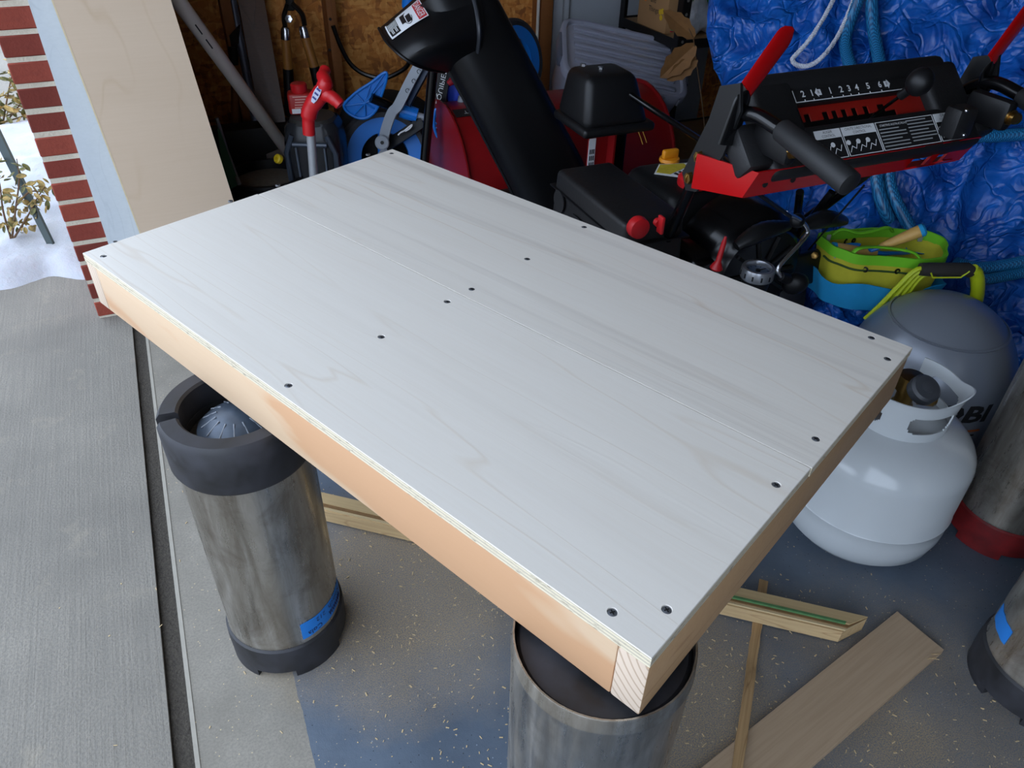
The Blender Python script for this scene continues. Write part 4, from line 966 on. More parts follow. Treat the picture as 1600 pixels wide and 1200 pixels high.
rope = thing('white_rope', 'white twisted rope loop hanging down over the tarpaulin', 'rope', rp[70])
acc = 0
fr = []
for i, p in enumerate(rp):
    if i: acc += (p - rp[i - 1]).length
    d = (rp[min(i + 1, len(rp) - 1)] - rp[max(i - 1, 0)]).normalized(); a = d.cross(_fw).normalized(); fr.append((p, a, d.cross(a), acc))
for k in range(3):
    b = MB(); b.tube([p + (a * math.cos(s * 260 + k * 2.094) + c * math.sin(s * 260 + k * 2.094)) * .0034 for p, a, c, s in fr], .0042, 7); b.build('strand', m_rope() if k == 0 else bpy.data.materials['white_rope'], rope)

# ------------------------------------------------------------------ child's garden tote with two hand tools
BC = V((.985, 1.862, 0)); zr = .455; hb = .16
bag = thing('garden_tote', 'yellow canvas garden tote with lime rim and blue outer pockets', 'tote bag', BC + UP * (zr - hb), .05)
def oval(k, z, sx=.162, sy=.085, e=.72): 
    c_, s_ = math.cos(k), math.sin(k); ru = .004 * math.sin(5 * k) + .003 * math.sin(9 * k + 1)
    return BC + V((math.copysign(abs(c_) ** e, c_) * (sx + ru), math.copysign(abs(s_) ** e, s_) * (sy + ru), z + .006 * math.sin(2 * k + .6)))
KS = [2 * PI * i / 64 for i in range(65)]
YELB = plain('yellow_canvas', 'B9B32C', .85, var=.15, vs=30, bump=.2, bs=300); LIME = plain('lime_trim', '6FBF1C', .7, var=.1); AQUA = plain('aqua_canvas', '1590C8', .8, var=.12, vs=25, bump=.15, bs=300)
b = MB(); b.grid([[oval(k, z, .162 - .02 * f, .085 - .006 * f) for k in KS] for z, f in [(zr - hb * f, f) for f in (0, .2, .4, .6, .8, 1)]], .002); 
b.build('bag_wall', YELB, bag, angle=70)
b = MB(); b.add([oval(k, zr - hb + .002, .142, .079) for k in KS[:-1]], [tuple(range(64))]); b.build('bag_floor', YELB, bag)
b = MB(); b.grid([[oval(k, z, .1645, .0875) for k in KS] for z in (zr + .003, zr - .012, zr - .024)], -.005); b.build('rim_binding', LIME, bag, angle=70)
b = MB(); rows = []
for f in (0, .33, .66, 1):
    row = []
    for k in KS:
        fl = 1 - f; bul = (.012 + .012 * abs(math.sin(3 * k))) * (1 - .6 * f)
        row.append(oval(k, zr - .078 - (hb - .081) * f + .008 * math.sin(6 * k) * fl, .160 - .016 * f + bul, .084 - .004 * f + bul))
    rows.append(row)
b.grid(rows, .002); b.build('outer_pockets', AQUA, bag, angle=80)
b = MB(); b.tube([oval(k, zr - .04, .163, .0865) for k in KS[33:58]], .0028, 6); b.build('elastic_cord', plain('dark_cord', '2E4A1C', .8), bag)
for k in (4.4, 4.75, 1.2, 1.75, 1.9):
    p = oval(k, zr - .036, .164, .0875) if k > 3 else oval(k, zr - .03, .158, .081); d = (p - BC); d.z = 0; d.normalize(); d = d if k > 3 else -d
    b = MB(); b.lathe([(.004, 0), (.008, 0), (.008, .002), (.004, .003)], p, d, 14, cap=False); b.build('eyelet', plain('eyelet_black', '15160F', .4, .4), bag)
for k0, s in ((1.85, -1), (4.55, 1)):
    pts = [oval(k0 - .5, zr - .004, .156, .08), oval(k0 - .4, zr + .012, .14, .068), oval(k0, zr + .010, .12, .05), oval(k0 + .35, zr + .014, .14, .068), oval(k0 + .5, zr - .004, .156, .08)]
    b = MB(); b.tube(crom(pts, 6), .007, 10, flat=.5); b.build('carry_strap', LIME, bag)
for k in (2.45, .75, 3.7, 5.5):
    b = MB(); p = oval(k, zr - .016, .158, .081); b.box(p, (.012, .006, .026), None, .002); b.build('strap_tab', plain('grey_web', '9A9F9A', .8), bag)
WOODH = m_wood('handle_wood', 'D2A85E', 'A97C3C', 'C2954C', 8, (8, 8, 1), .3, 44, .5)
def hand_tool(name, label, a, e, blade_to):
    a, e = V(a), V(e); d = (e - a).normalized(); t_ = thing(name, label, 'hand tool', a)
    L = (e - a).length
    b = MB(); b.tube([a, a + d * .004, a + d * L * .3, a + d * L * .75, a + d * (L - .004), e], [.007, .009, .012, .016, .0165, .014], 18); b.build('wooden_handle', WOODH, t_)
    b = MB(); b.tube([e - d * .012, e - d * .003, e + d * .002], [.0172, .0172, .012], 18); b.build('blue_end', AQUA, t_)
    bt = V(blade_to); b = MB(); b.tube([a + d * .01, a - d * .02, bt], [.006, .006, .005], 8); b.build('tang', BLUEPL, t_)
    s_ = (bt - a).normalized(); w_ = s_.cross(UP).normalized()
    b = MB(); b.grid([[bt + s_ * (.06 * f) + w_ * (x * .026 * math.sin(.5 + 2.2 * f)) + UP * (.01 * x * x) for x in (-1, -.5, 0, .5, 1)] for f in (0, .25, .5, .75, 1)], .0015); b.build('blade', BLUEPL, t_)
    return t_
hand_tool('hand_trowel', 'wooden-handled trowel sticking up out of the yellow tote', at(1375, 386, z=.455), at(1445, 358, z=.515), at(1340, 388, z=.43))
hand_tool('hand_fork', 'wooden-handled small fork lying low inside the yellow tote', at(1370, 395, z=.432), at(1298, 388, z=.44), at(1420, 395, z=.40))

# ------------------------------------------------------------------ grey air compressor with a lime carry handle
AC = V((1.085, 1.625, 0)); comp = thing('air_compressor', 'grey domed air compressor with black and lime carry handle', 'air compressor', AC)
GREYT = plain('satin_grey', '7C828C', .30, .3, var=.06, vs=5)
b = MB(); b.lathe([(0, .03), (.15, .03), (.19, .06), (.204, .12), (.204, .20), (.198, .27), (.182, .335), (.155, .385), (.12, .418), (.07, .44), (0, .448)][0:1] + [(.15, .03), (.19, .06), (.204, .12), (.204, .19)] + [(.204 * math.cos(a), .19 + .235 * math.sin(a)) for a in [i * PI / 2 / 16 for i in range(1, 16)]] + [(0, .425)], AC, n=72, cap=False); cb = b.build('tank', GREYT, comp, angle=60)
b = MB(); b.lathe([(.1395, .3612), (.142, .365), (.1365, .3675)], AC, n=72, cap=False); b.build('dome_seam', GREYT, comp)
for i in range(3):
    a = i * 2.094 + .4; b = MB(); b.lathe([(0, 0), (.02, 0), (.017, .05), (0, .05)], AC + V((math.cos(a) * .14, math.sin(a) * .14, 0)), UP, 14, cap=False); b.build('rubber_foot', RUBBER, comp)
def domep(a, z, off):
    r = .204 if z < .19 else .204 * math.sqrt(max(0, 1 - ((z - .19) / .235) ** 2)); return AC + V((math.cos(a) * (r + off), math.sin(a) * (r + off), z))
ta = math.atan2(-AC.y, -AC.x) + .33
text('RYOBI', lambda u, v, w: domep(ta + (u + .0 + v * .25) / .2, .225 + v, .0012), .048, BLACKP, comp, 'lettering', width=.235, bold=.035)
b = MB(); b.grid([[domep(ta - .55 + 1.1 * i / 16, z, .0012) for i in range(17)] for z in (.172, .178)], .0006); b.build('orange_line', plain('orange_line', 'B85A22', .5), comp)
for i in range(5):
    b = MB(); b.grid([[domep(ta - .5 + 1.0 * k / 16, z, .0012) for k in range(17)] for z in (.158 - .014 * i, .163 - .014 * i)], .0006); b.build('print_line', BLACKP, comp)
LIMEP = plain('lime_plastic', 'B3C21C', .45, var=.06)
hy = 1.74
pts = [at(1378, 474, Y=hy), at(1428, 428, Y=hy), at(1450, 421, Y=hy), at(1512, 421, Y=hy), at(1522, 432, Y=hy), at(1522, 472, Y=hy)]
b = MB(); b.tube([pts[2] - V((.02, 0, 0)), pts[2], pts[3], pts[3] + V((.012, 0, -.008))], [.016, .0175, .0175, .016], 16); gr = b.build('grip', plain('grip_dark', '2A2724', .8, var=.1, bump=.2, bs=300), comp)
b = MB(); b.tube([pts[2] + V((.0, -.0165, .0)), pts[2] + V((.01, -.017, -.014)), pts[3] + V((-.02, -.017, -.014)), pts[3] + V((-.004, -.0165, .004))], .0022, 6); b.build('grip_trim', LIMEP, gr)
b = MB(); b.tube(crom([pts[3] + V((.01, 0, 0)), pts[4] + V((.008, 0, 0)), pts[5] + V((.004, 0, 0)), pts[5] + V((.0, 0, -.10))], 6), .0165, 12); b.build('handle_post', LIMEP, comp)
for i in range(4):
    off = V((.015 * i, .004 * i, -.016 * i)); b = MB(); b.tube(crom([pts[0] + V((-.03, 0, -.05)) + off, pts[0] + off, pts[1] + V((-.004, 0, .006)) + off * .55, pts[2] + off * .25], 5), .0065, 8); b.build('handle_fin', LIMEP, comp)

# ------------------------------------------------------------------ silver dial on a dark stand
gc = at(1185, 420, z=.47); dial = thing('dial_gauge', 'round silver-rimmed dial gauge on a dark stand beside the crank knob', 'gauge', V((gc.x, gc.y, 0)))
b = MB(); b.lathe([(.05, 0), (.05, .01), (.03, .03), (.028, .39), (.036, .445), (0, .445)], V((gc.x, gc.y, 0)), n=28, cap=False); b.build('stand', BLACK, dial)
b = MB(); b.lathe([(.036, .445), (.040, .447), (.041, .452), (.041, .470), (.039, .476), (.032, .476), (.029, .470), (.029, .462)], V((gc.x, gc.y, 0)), n=40, cap=False); rm = b.build('silver_rim', plain('brushed_silver', 'A9ACB2', .3, .8, var=.12), dial)
b = MB(); b.lathe([(0, .462), (.0295, .462), (.0295, .464), (0, .464)], V((gc.x, gc.y, 0)), n=40, cap=False); fc = b.build('dial_face', plain('dial_blue', '4C5A70', .4, var=.2), dial)
for i in range(12):
    a = i * PI / 6; d = V((math.cos(a), math.sin(a), 0)); b = MB(); b.tube([V((gc.x, gc.y, .4645)) + d * .022, V((gc.x, gc.y, .4645)) + d * .027], .0009, 5); b.build('tick', BLACKP, fc)
    b = MB(); b.box(V((gc.x, gc.y, .460)) + d * .041, (.004, .002, .012), (V((-d.y, d.x, 0)), d, UP)); b.build('rim_notch', BLACKP, rm)
b = MB(); b.tube([V((gc.x, gc.y, .466)), V((gc.x + .02, gc.y + .01, .466))], .0012, 6); b.lathe([(.006, .464), (.006, .468), (0, .469)], V((gc.x, gc.y, 0)), n=12, cap=False); b.build('needle', BLACKP, fc)

# ------------------------------------------------------------------ shelf unit, carton, bags and bins at the far side
SF = at(1060, 66, Y=3.25); SZ = SF.z; sd_ = .46
shelf = thing('metal_shelf', 'black slotted-angle shelf unit with particle-board deck', 'shelf', V((SF.x, SF.y, 0)), 0)
ANG = plain('slotted_black', '121214', .45, .3)
for (i, j) in ((0, 0), (1, 0), (0, 1), (1, 1)):
    p = V((SF.x, SF.y, 0)) + E1 * (sd_ * i) + E2 * (.92 * j); sx, sy = (1 if j == 0 else -1), (1 if i == 0 else -1)
    b = MB(); b.box(p + UP * .75 + E2 * (.018 * sx), (.036, .003, 1.5), (E2, E1, UP)); b.box(p + UP * .75 + E1 * (.018 * sy), (.003, .036, 1.5), (E2, E1, UP)); po = b.build('post', ANG, shelf)
    for k in range(9):
        z = SZ - .20 + .05 * k
        b = MB(); b.lathe([(0, 0), (.006, 0), (.006, .0008), (0, .0008)], p + UP * z + E2 * .018 * sx - E1 * (.0018 * sy), -E1 * sy, 10, cap=False); b.build('slot', plain('slot_light', '6E6A66', .6), po)
for z in (SZ, .12):
    b = MB(); b.box(V((SF.x, SF.y, z - .008)) + E1 * sd_ / 2 + E2 * .46, (.90, sd_ - .01, .014), (E2, E1, UP), .001); b.build('deck', plain('particle_board', '8A6B48', .85, var=.2, vs=70), shelf)
    for e in (0, 1):
        b = MB(); b.box(V((SF.x, SF.y, z - .012)) + E1 * sd_ * e + E2 * .46, (.92, .004, .036), (E2, E1, UP)); b.build('beam', ANG, shelf)
        b = MB(); b.box(V((SF.x, SF.y, z - .012)) + E1 * sd_ / 2 + E2 * (.92 * e), (.004, sd_, .036), (E2, E1, UP)); b.build('beam', ANG, shelf)
CARD = plain('cardboard', '96714A', .85, var=.08, vs=8)
cp = at(985, 36, z=SZ); bx0 = V((SF.x, SF.y, SZ)) + E1 * .24 + E2 * .015
carton = thing('cardboard_box', 'brown cardboard box with handwriting and yellow flowers on the shelf', 'box', bx0 + E2 * .1)
b = MB(); b.box(bx0 + E2 * .10 + UP * .11, (.19, .22, .22), (E2, E1, UP), .003); b.build('carton', CARD, carton)
cx0 = bx0 + E2 * .004
def carf(u, v, w): return bx0 + E2 * (.0045 - w) - E1 * u + UP * (.055 + v)
text('and', lambda u, v, w: carf(u + .0, v + .055, .001), .02, BLACKP, carton, 'handwriting')
text('Things', lambda u, v, w: carf(u + .01, v + .018, .001), .026, BLACKP, carton, 'handwriting')
for (u, v, cc) in ((.07, .0, 'C9A21C'), (.06, .02, 'C9A21C'), (.075, .025, 'C9A21C'), (-.06, .05, 'C8661A'), (.07, .11, 'C8661A')):
    b = MB(); b.lathe([(0, 0), (.011, 0), (.011, .0008), (0, .0008)], carf(u, v, .0005), -E2, 9, cap=False); b.build('sticker_petal', plain('sticker' + cc, cc, .6), carton)
for i, (cc, nm) in enumerate((('2A4E9A', 'blue'), ('A02030', 'red'), ('1E7A50', 'green'))):
    p = V((SF.x, SF.y, SZ + .003 + .006 * i)) + E1 * .17 + E2 * .12; b = MB(); b.box(p, (.16, .07, .005), rot_axes(UP, E2 + E1 * (.12 * i)), .001); single(b, 'paper_pad', f'{nm} paper pad lying flat on the shelf before the carton', 'pad', plain('pad_' + nm, cc, .7), group='paper pads on the shelf')
# soil bag, crumpled
bp = V((SF.x, SF.y, SZ)) + E1 * .10 + E2 * .16
sb = thing('garden_bag', 'crumpled green and white garden bag with yellow top on the shelf', 'bag', bp)
def blob(c, rad, amp, fq, ax=None, n=28, k=18, seed=0):
    b = MB(); b.ball(c, rad, ax, n, k); c = V(c)
    b.v = [c + (p - c) * (1 + amp * noise.noise((p - c) * fq + V((seed, 0, 0)))) for p in b.v]; return b
blob(bp + UP * .075, (.085, .06, .075), .5, 22, (E2, E1, UP), seed=3).build('white_foil', plain('white_foil', 'A9ADB4', .35, var=.35, vs=40), sb)
blob(bp + UP * .16 + E2 * .02, (.075, .05, .06), .4, 25, (E2, E1, UP), seed=5).build('green_band', plain('green_foil', '1E5A22', .4, var=.4, vs=40), sb)
blob(bp + UP * .20 - E2 * .03, (.06, .04, .035), .4, 30, (E2, E1, UP), seed=8).build('yellow_top', plain('yellow_foil', 'B8C41C', .45, var=.2, vs=40), sb)
blob(bp + UP * .12 + E2 * .15, (.09, .07, .12), .35, 18, (E2, E1, UP), seed=11).build('dark_side', plain('dark_net', '14201A', .8, var=.4, vs=90), sb)
def m_clear(name, c, rough=.35, tr=.55):
    t = NT(name); return t.out(t.ramp(t.noise(t.co(), 9, 4), [(.3, c), (.7, c)]), rough, None, Transmission_Weight=tr, IOR=1.3)
CLEAR = m_clear('cloudy_plastic', 'C4C6D2')
cb_ = thing('clear_bin', 'cloudy plastic bin standing beside the garden bag', 'bin', V((SF.x, SF.y, SZ)) + E1 * .2 + E2 * .60)
c0 = V((SF.x, SF.y, SZ)) + E1 * .20 + E2 * .60; rows = []
for z, s_ in ((.30, 1), (.29, 1), (.28, .95), (.02, .86), (0, .82)):
    rows.append([c0 + UP * z + E2 * (math.copysign(abs(math.cos(k)) ** .35, math.cos(k)) * .19 * s_) + E1 * (math.copysign(abs(math.sin(k)) ** .35, math.sin(k)) * .15 * s_) for k in KS])
b = MB(); b.grid(rows, .003); b.build('bin_wall', CLEAR, cb_, angle=50)
b = MB(); b.add(rows[-1][:-1], [tuple(range(64))]); b.build('bin_floor', CLEAR, cb_)

# storage tote, tipped against the shelf with its lid towards us
A_, B_, C_, D_ = at(858, 24, Y=3.36), at(1046, 64, Y=3.42), at(1094, 164, Y=3.13), at(898, 118, Y=3.07)
tx = ((B_ - A_) + (C_ - D_)).normalized(); ty = ((A_ - D_) + (B_ - C_)); ty = (ty - tx * ty.dot(tx)).normalized(); tz = tx.cross(ty)
if tz.y > 0: tz = -tz
cen = (A_ + B_ + C_ + D_) / 4; wx = ((B_ - A_).length + (C_ - D_).length) / 2; wy = ((A_ - D_).length + (B_ - C_).length) / 2
bin_ = thing('storage_tote', 'translucent plastic storage tote with ribbed lid tipped on its side', 'storage tote', V((cen.x, cen.y, 0)))
def rrect(k, sx, sy, e=.3): return tx * (math.copysign(abs(math.cos(k)) ** e, math.cos(k)) * sx / 2) + ty * (math.copysign(abs(math.sin(k)) ** e, math.sin(k)) * sy / 2)
LID = m_clear('cloudy_lid', 'A9ABBB', .3, .35)
rows = [[cen + tz * h + rrect(k, wx * s_, wy * s_) for k in KS] for h, s_ in ((-.028, 1.0), (.004, 1.0), (.008, .985), (.008, .93), (-.004, .91))]
b = MB(); b.grid(rows); o_ = len(b.v); b.add([cen + tz * -.004 + rrect(k, wx * .91, wy * .91) for k in KS[:-1]], [tuple(range(64))]); lid = b.build('lid', LID, bin_, angle=50)
for i in range(6):
    p = cen + ty * (wy * (-.34 + .136 * i)); b = MB(); b.box(p + tz * .001, (wx * .80, .020, .012), (tx, ty, tz), .005); b.build('lid_rib', LID, lid)
rows = [[cen + tz * h + rrect(k, wx * s_, wy * s_) for k in KS] for h, s_ in ((-.02, .94), (-.12, .9), (-.24, .86), (-.25, .84))]
b = MB(); b.grid(rows, .003); b.add([cen + tz * -.25 + rrect(k, wx * .84, wy * .84) for k in KS[:-1]], [tuple(range(64))]); b.build('tub', LID, bin_, angle=50)
for sg in (-1, 1):
    b = MB(); b.box(cen + tx * (sg * wx * .50) + tz * -.02, (.02, wy * .42, .05), (tx, ty, tz), .006); b.build('latch', plain('latch_grey', '5A5E6A', .45), bin_)
for k in range(8):
    p = cen + tx * (wx * (-.42 + .12 * k)) - ty * (wy * .5); b = MB(); b.box(p + tz * -.012, (.006, .006, .03), (tx, ty, tz)); b.build('rim_rib', LID, lid)

# dried leaf twig
LEAF = plain('dry_leaf', '7C552C', .75, var=.3, vs=40, bump=.2)
def leaf_mesh(b, base, tip, wid, nrm, curl=.3, teeth=0):
    base, tip = V(base), V(tip); d = tip - base; L_ = d.length; d.normalize(); s_ = d.cross(V(nrm)).normalized(); n_ = s_.cross(d)
    rows = []
    for i in range(9):
        k = i / 8; w = wid * math.sin(PI * min(1, .06 + k * .94)) ** .8 * (1 + teeth * (.16 if i % 2 else -.06))
        rows.append([base + d * L_ * k + s_ * (x * w) + n_ * (abs(x) * w * curl - .12 * L_ * math.sin(PI * k) * curl) for x in (-1, -.5, 0, .5, 1)])
    b.grid(rows, .0008); return b
ly = 2.95; tw = thing('dried_twig', 'dry twig with curled brown serrated leaves before the tote', 'twig', at(1098, 205, Y=ly))
b = MB(); b.tube([at(x, y, Y=ly) for x, y in ((1070, 30), (1084, 62), (1090, 110), (1097, 160), (1104, 230), (1108, 300))], .0025, 6); b.build('stem', plain('twig', '5A4028', .8), tw)
for (q0, q1, w) in (((1086, 70), (1031, 122), .04), ((1089, 92), (1042, 126), .03), ((1085, 58), (1036, 16), .03)):
    b = MB(); leaf_mesh(b, at(*q0, Y=ly), at(*q1, Y=ly - .02), w, (CU * -.5 - _fw), .35, 1); b.build('leaf', LEAF, tw)

# ------------------------------------------------------------------ plywood sheet leaning on the jamb
SP = SB - .045
pts = [at(80, 0, pt=ST(SP, 0), n=E1), at(267, 0, pt=ST(SP, 0), n=E1), at(362, 304, pt=ST(SP, 0), n=E1), at(214, 354, pt=ST(SP, 0), n=E1)]
def ext(a, b, z): k = (z - a.z) / (b.z - a.z); return a + (b - a) * k
cor = [ext(pts[0], pts[3], 0.0), ext(pts[1], pts[2], 0.0), ext(pts[1], pts[2], 1.22), ext(pts[0], pts[3], 1.22)]
sheet = thing('plywood_sheet', 'tall plain plywood sheet standing against the white jamb', 'plywood sheet', (cor[0] + cor[1]) / 2, math.radians(25))
VEN3 = m_wood('tan_veneer', 'D2BCA4', 'B0926C', 'C6AF95', 7, (3, 3, 1), .3, 9, .6, fine=.08, bands=None)
b = MB(); b.hexa(cor, [p + E1 * .012 for p in cor]); b.build('panel_face', VEN3, sheet, smooth=False)
b = MB(); e0, e1 = cor[0], cor[3]; dd = (cor[1] - cor[0]).normalized(); b.hexa([e0 - E1 * .0004, e0 + dd * .004 - E1 * .0004, e1 + dd * .004 - E1 * .0004, e1 - E1 * .0004], [p + E1 * .0128 for p in (e0 - dd * .0006, e0 + dd * .004, e1 + dd * .004, e1 - dd * .0006)]); b.build('raw_edge', plain('raw_edge', 'D8C6A2', .8, var=.15, vs=80), sheet, smooth=False)

# ------------------------------------------------------------------ snow, stake and shrubs outside
def snow_h(x, y):
    p = V((x, y, 0)); s = p.dot(E1); t = p.dot(E2)
    # near edge of the drift runs out from the pier foot across the drive
    e = (s - 2.70) + .13 * noise.noise(V((t * 2.6, 1, 0))) + .05 * noise.noise(V((t * 9, 3, 0)))
    f = max(0, min(1, e / .16)); f = f * f * (3 - 2 * f)
    w = max(0, min(1, (-.262 - t) / .05)) 
    far = max(0, min(1, (4.9 - s + .3 * noise.noise(V((t * 2, 5, 1)))) / .5))
    h = .055 + .045 * min(1, max(0, e - .2)) + .03 * noise.noise(p * 3) + .018 * noise.noise(p * 9) + .007 * noise.noise(p * 26)
    return -.03 + (h + .03) * f * far * (w if w < 1 else 1) if f * far > 0 else -.03
rows = []
for i in range(150):
    s = 2.55 + 2.7 * i / 149; rows.append([(lambda q: V((q.x, q.y, snow_h(q.x, q.y))))(ST(s, -.265 - 2.6 * j / 139)) for j in range(140)])
mb = MB(); mb.grid(rows); single(mb, 'snow', 'lumpy white snow drift piled beside the brick pier', 'snow', SNOW, kind='stuff', angle=180)
def on_ground(px, py, z=.06): return at(px, py, z=z)
q0, q1 = at(78, 380, z=.05), at(-8, 205, z=.40)
dd = (q1 - q0).normalized(); sx = dd.cross(_fw).normalized()
b = MB(); rw = [[q0 - dd * .06 + (q1 - q0 + dd * .3) * k + sx * (w * (.010 + .006 * k)) for w in (-1, 1)] for k in (0, .25, .5, .75, 1)]
b.grid(rw, .004); b.grid([[p[0], p[0] + sx.cross(dd) * .014] for p in rw], .003)
single(b, 'garden_stake', 'dark grey-green metal stake slanting up from the snow', 'stake', plain('stake_green', '2F3A3A', .5, .3))
LEAVES = []
for i, (cA, cB) in enumerate((('A88A4A', '7A6A34'), ('6E6B34', '4A4A22'), ('C0A468', '8A7440'))):
    t = NT('shrub_leaf_%d' % i); LEAVES.append(t.out(t.ramp(t.noise(t.co(), 70, 3), [(.35, cA), (.65, cB)]), .6))
def shrub(name, label, root, stems, nleaf, size, seed, reach):
    rnd = random.Random(seed); r = thing(name, label, 'shrub', root)
    lm = MB(); leaf_mesh(lm, (0, 0, 0), (size, 0, 0), size * .27, (0, 0, 1), .5)
    me = []
    for k in range(3):
        m_ = bpy.data.meshes.new('leaf'); m_.from_pydata(lm.v, [], lm.f); m_.shade_smooth(); m_.materials.append(LEAVES[k]); me.append(m_)
    allp = []
    for st in stems:
        pth = crom([V(p) for p in st], 6); b = MB(); b.tube(pth, [.0045 - .003 * i / len(pth) for i in range(len(pth))], 6); b.build('branch', plain('branch_brown', '5E4630', .85), r); allp += pth[3:]
    for i in range(nleaf):
        p = rnd.choice(allp) + V((rnd.gauss(0, reach), rnd.gauss(0, reach), rnd.gauss(0, reach)))
        o = bpy.data.objects.new('leaf', me[rnd.choice((0, 0, 1, 1, 2))]); COL.objects.link(o); o.parent = r; o.location = p - root
        o.rotation_euler = (rnd.uniform(-.8, .8), rnd.uniform(-.4, 1.3), rnd.uniform(0, 2 * PI)); o.scale = (rnd.uniform(.7, 1.2),) * 3
    return r
YF = 2.45
def sp_(pts, Y): return [at(x, y, Y=Y + .02 * i) for i, (x, y) in enumerate(pts)]
ro = at(20, 375, z=.05); Y0 = ro.y
shrub('frosted_shrub', 'sparse yellow-leaved shrub poking through the snow before the stake', ro, [sp_(((18, 378), (24, 330), (30, 280), (26, 248)), Y0), sp_(((20, 375), (42, 340), (58, 310), (70, 292)), Y0), sp_(((18, 375), (5, 330), (0, 290), (-6, 265)), Y0), sp_(((26, 320), (46, 300), (66, 300)), Y0)], 110, .034, 5, .020)
ro = at(10, 190, z=.06); Y1 = ro.y
shrub('frosted_shrub', 'brown-leaved shrub at the snow drift\'s far side, beside the upper bricks', ro, [sp_(((5, 190), (12, 150), (20, 112), (26, 96)), Y1), sp_(((10, 190), (30, 165), (45, 145)), Y1), sp_(((0, 188), (-4, 150), (0, 120)), Y1), sp_(((10, 190), (40, 180), (52, 172)), Y1), sp_(((0, 188), (-25, 150), (-30, 120)), Y1)], 150, .05, 9, .035)

# ------------------------------------------------------------------ tools along the strand-board wall
WY = 2.95
GT = plain('pvc_grey', 'D6CEC4', .5, var=.06)
pa, pb = at(270, -10, Y=2.32), at(438, 222, z=.31)
dd = (pb - pa).normalized(); lo = pb + dd * ((.0 - pb.z) / dd.z); hi = pa - dd * .2
pipe = thing('conduit_pipe', 'long grey plastic pipe leaning across the dark corner', 'pipe', lo)
b = MB(); b.tube([lo + UP * .004, hi], .0225, 20); pp_ = b.build('pipe', GT, pipe)
for (x, y) in ((348, 93), (389, 143)):
    p = at(x, y, pt=pa, n=(0, -1, .0)); k = (p - pa).dot(dd); c = pa + dd * k; to = (CC - c); to = (to - dd * to.dot(dd)).normalized()
    b = MB(); b.box(c + to * .0222, (.045, .004, .0016), (dd, dd.cross(to), to), .0005); b.build('slot_mark', BLACKP, pp_)
def lean(px0, py0, px1, py1, Y0_, Y1_, z0=0.0):
    a, c = at(px0, py0, Y=Y0_), at(px1, py1, Y=Y1_); d = (c - a).normalized(); return a + d * ((z0 - a.z) / d.z), a - d * .15, d
lo, hi, d = lean(363, 0, 392, 150, 3.15, 3.05)
b = MB(); b.tube([lo, hi], .0165, 16); single(b, 'metal_tube', 'slim grey metal tube standing beside the brown board', 'tube', plain('tube_grey', '5F6270', .4, .4), lo)
BROWN = m_wood('varnished_board', '5E3B22', '2E1A0C', '442814', 10, (5, 5, 1), .5, 17, .28, fine=.3)
a0, a1, c1_, c0_ = at(372, 0, Y=3.10), at(413, 0, Y=3.13), at(442, 165, Y=3.02), at(402, 165, Y=2.99)
def extl(a, c, z): k = (z - a.z) / (c.z - a.z); return a + (c - a) * k
q = [extl(a0, c0_, 0), extl(a1, c1_, 0), extl(a1, c1_, .95), extl(a0, c0_, .95)]; n_ = (q[1] - q[0]).cross(q[3] - q[0]).normalized()
n_ = n_ if n_.y > 0 else -n_
b = MB(); b.hexa(q, [p + n_ * .03 for p in q]); single(b, 'varnished_board', 'dark varnished wooden board leaning upright on the wall', 'board', BROWN, (q[0] + q[1]) / 2)
# hatchet: dark head, tape, wooden handle
hx = thing('axe', 'short axe with dark head and taped wooden handle behind the pipe', 'axe', at(368, 178, Y=3.1))
b = MB(); b.tube([at(366, 88, Y=3.1), at(368, 178, Y=3.1), at(368, 215, Y=3.08)], [.014, .017, .017], 12); hh_ = b.build('wooden_handle', STUDW, hx)
b = MB(); b.tube([at(364, 72, Y=3.1), at(366, 100, Y=3.1)], [.02, .019], 12); b.build('tape_wrap', BLACK, hx)
b = MB(); b.prism([at(x, y, Y=3.09) for x, y in ((356, 58), (372, 40), (374, 76), (357, 76))], V((0, .03, 0))); b.build('axe_head', plain('dark_iron', '2B2624', .5, .6, var=.3), hx)
# loppers hanging head up
LY = 3.12; lop = thing('garden_loppers', 'long loppers with wooden handles and chrome ferrules hung on the wall', 'loppers', at(470, 60, Y=LY))
IRON = plain('old_iron', '2A2826', .5, .7, var=.4, vs=40)
b = MB(); b.box(at(452, -4, Y=LY), (.03, .02, .09), None, .006); b.build('blade', IRON, lop)
for s_, pts_ in ((0, ((450, 5), (444, 25), (446, 44))), (1, ((456, 5), (472, 22), (476, 40)))):
    b = MB(); b.tube(crom([at(x, y, Y=LY - .01 * s_) for x, y in pts_], 5), .017, 10, flat=.5); b.build('jaw', IRON, lop)
b = MB(); b.lathe([(0, 0), (.014, 0), (.014, .01), (0, .012)], at(452, 30, Y=LY - .02), (0, -1, .3), 6, cap=False); b.build('pivot_nut', CHROME, lop)
for pts_ in (((446, 42), (446.5, 61), (450, 107), (454, 180)), ((473, 40), (477, 58), (491, 104), (506, 170))):
    P_ = [at(x, y, Y=LY - .02) for x, y in pts_]
    b = MB(); b.tube([P_[0], P_[0] + (P_[1] - P_[0]) * .2, P_[1]], [.012, .0175, .0185], 16); b.build('ferrule', CHROME, lop)
    b = MB(); b.tube([P_[1], P_[2]], [.0175, .0185], 16); b.build('wooden_handle', m_wood('lopper_wood', 'A06A2E', '7A4A1C', '8E5A26', 8, (8, 8, 1), .4, 23, .45), lop)
    b = MB(); b.tube([P_[2], P_[3]], [.020, .021], 16); b.build('black_grip', BLACK, lop)
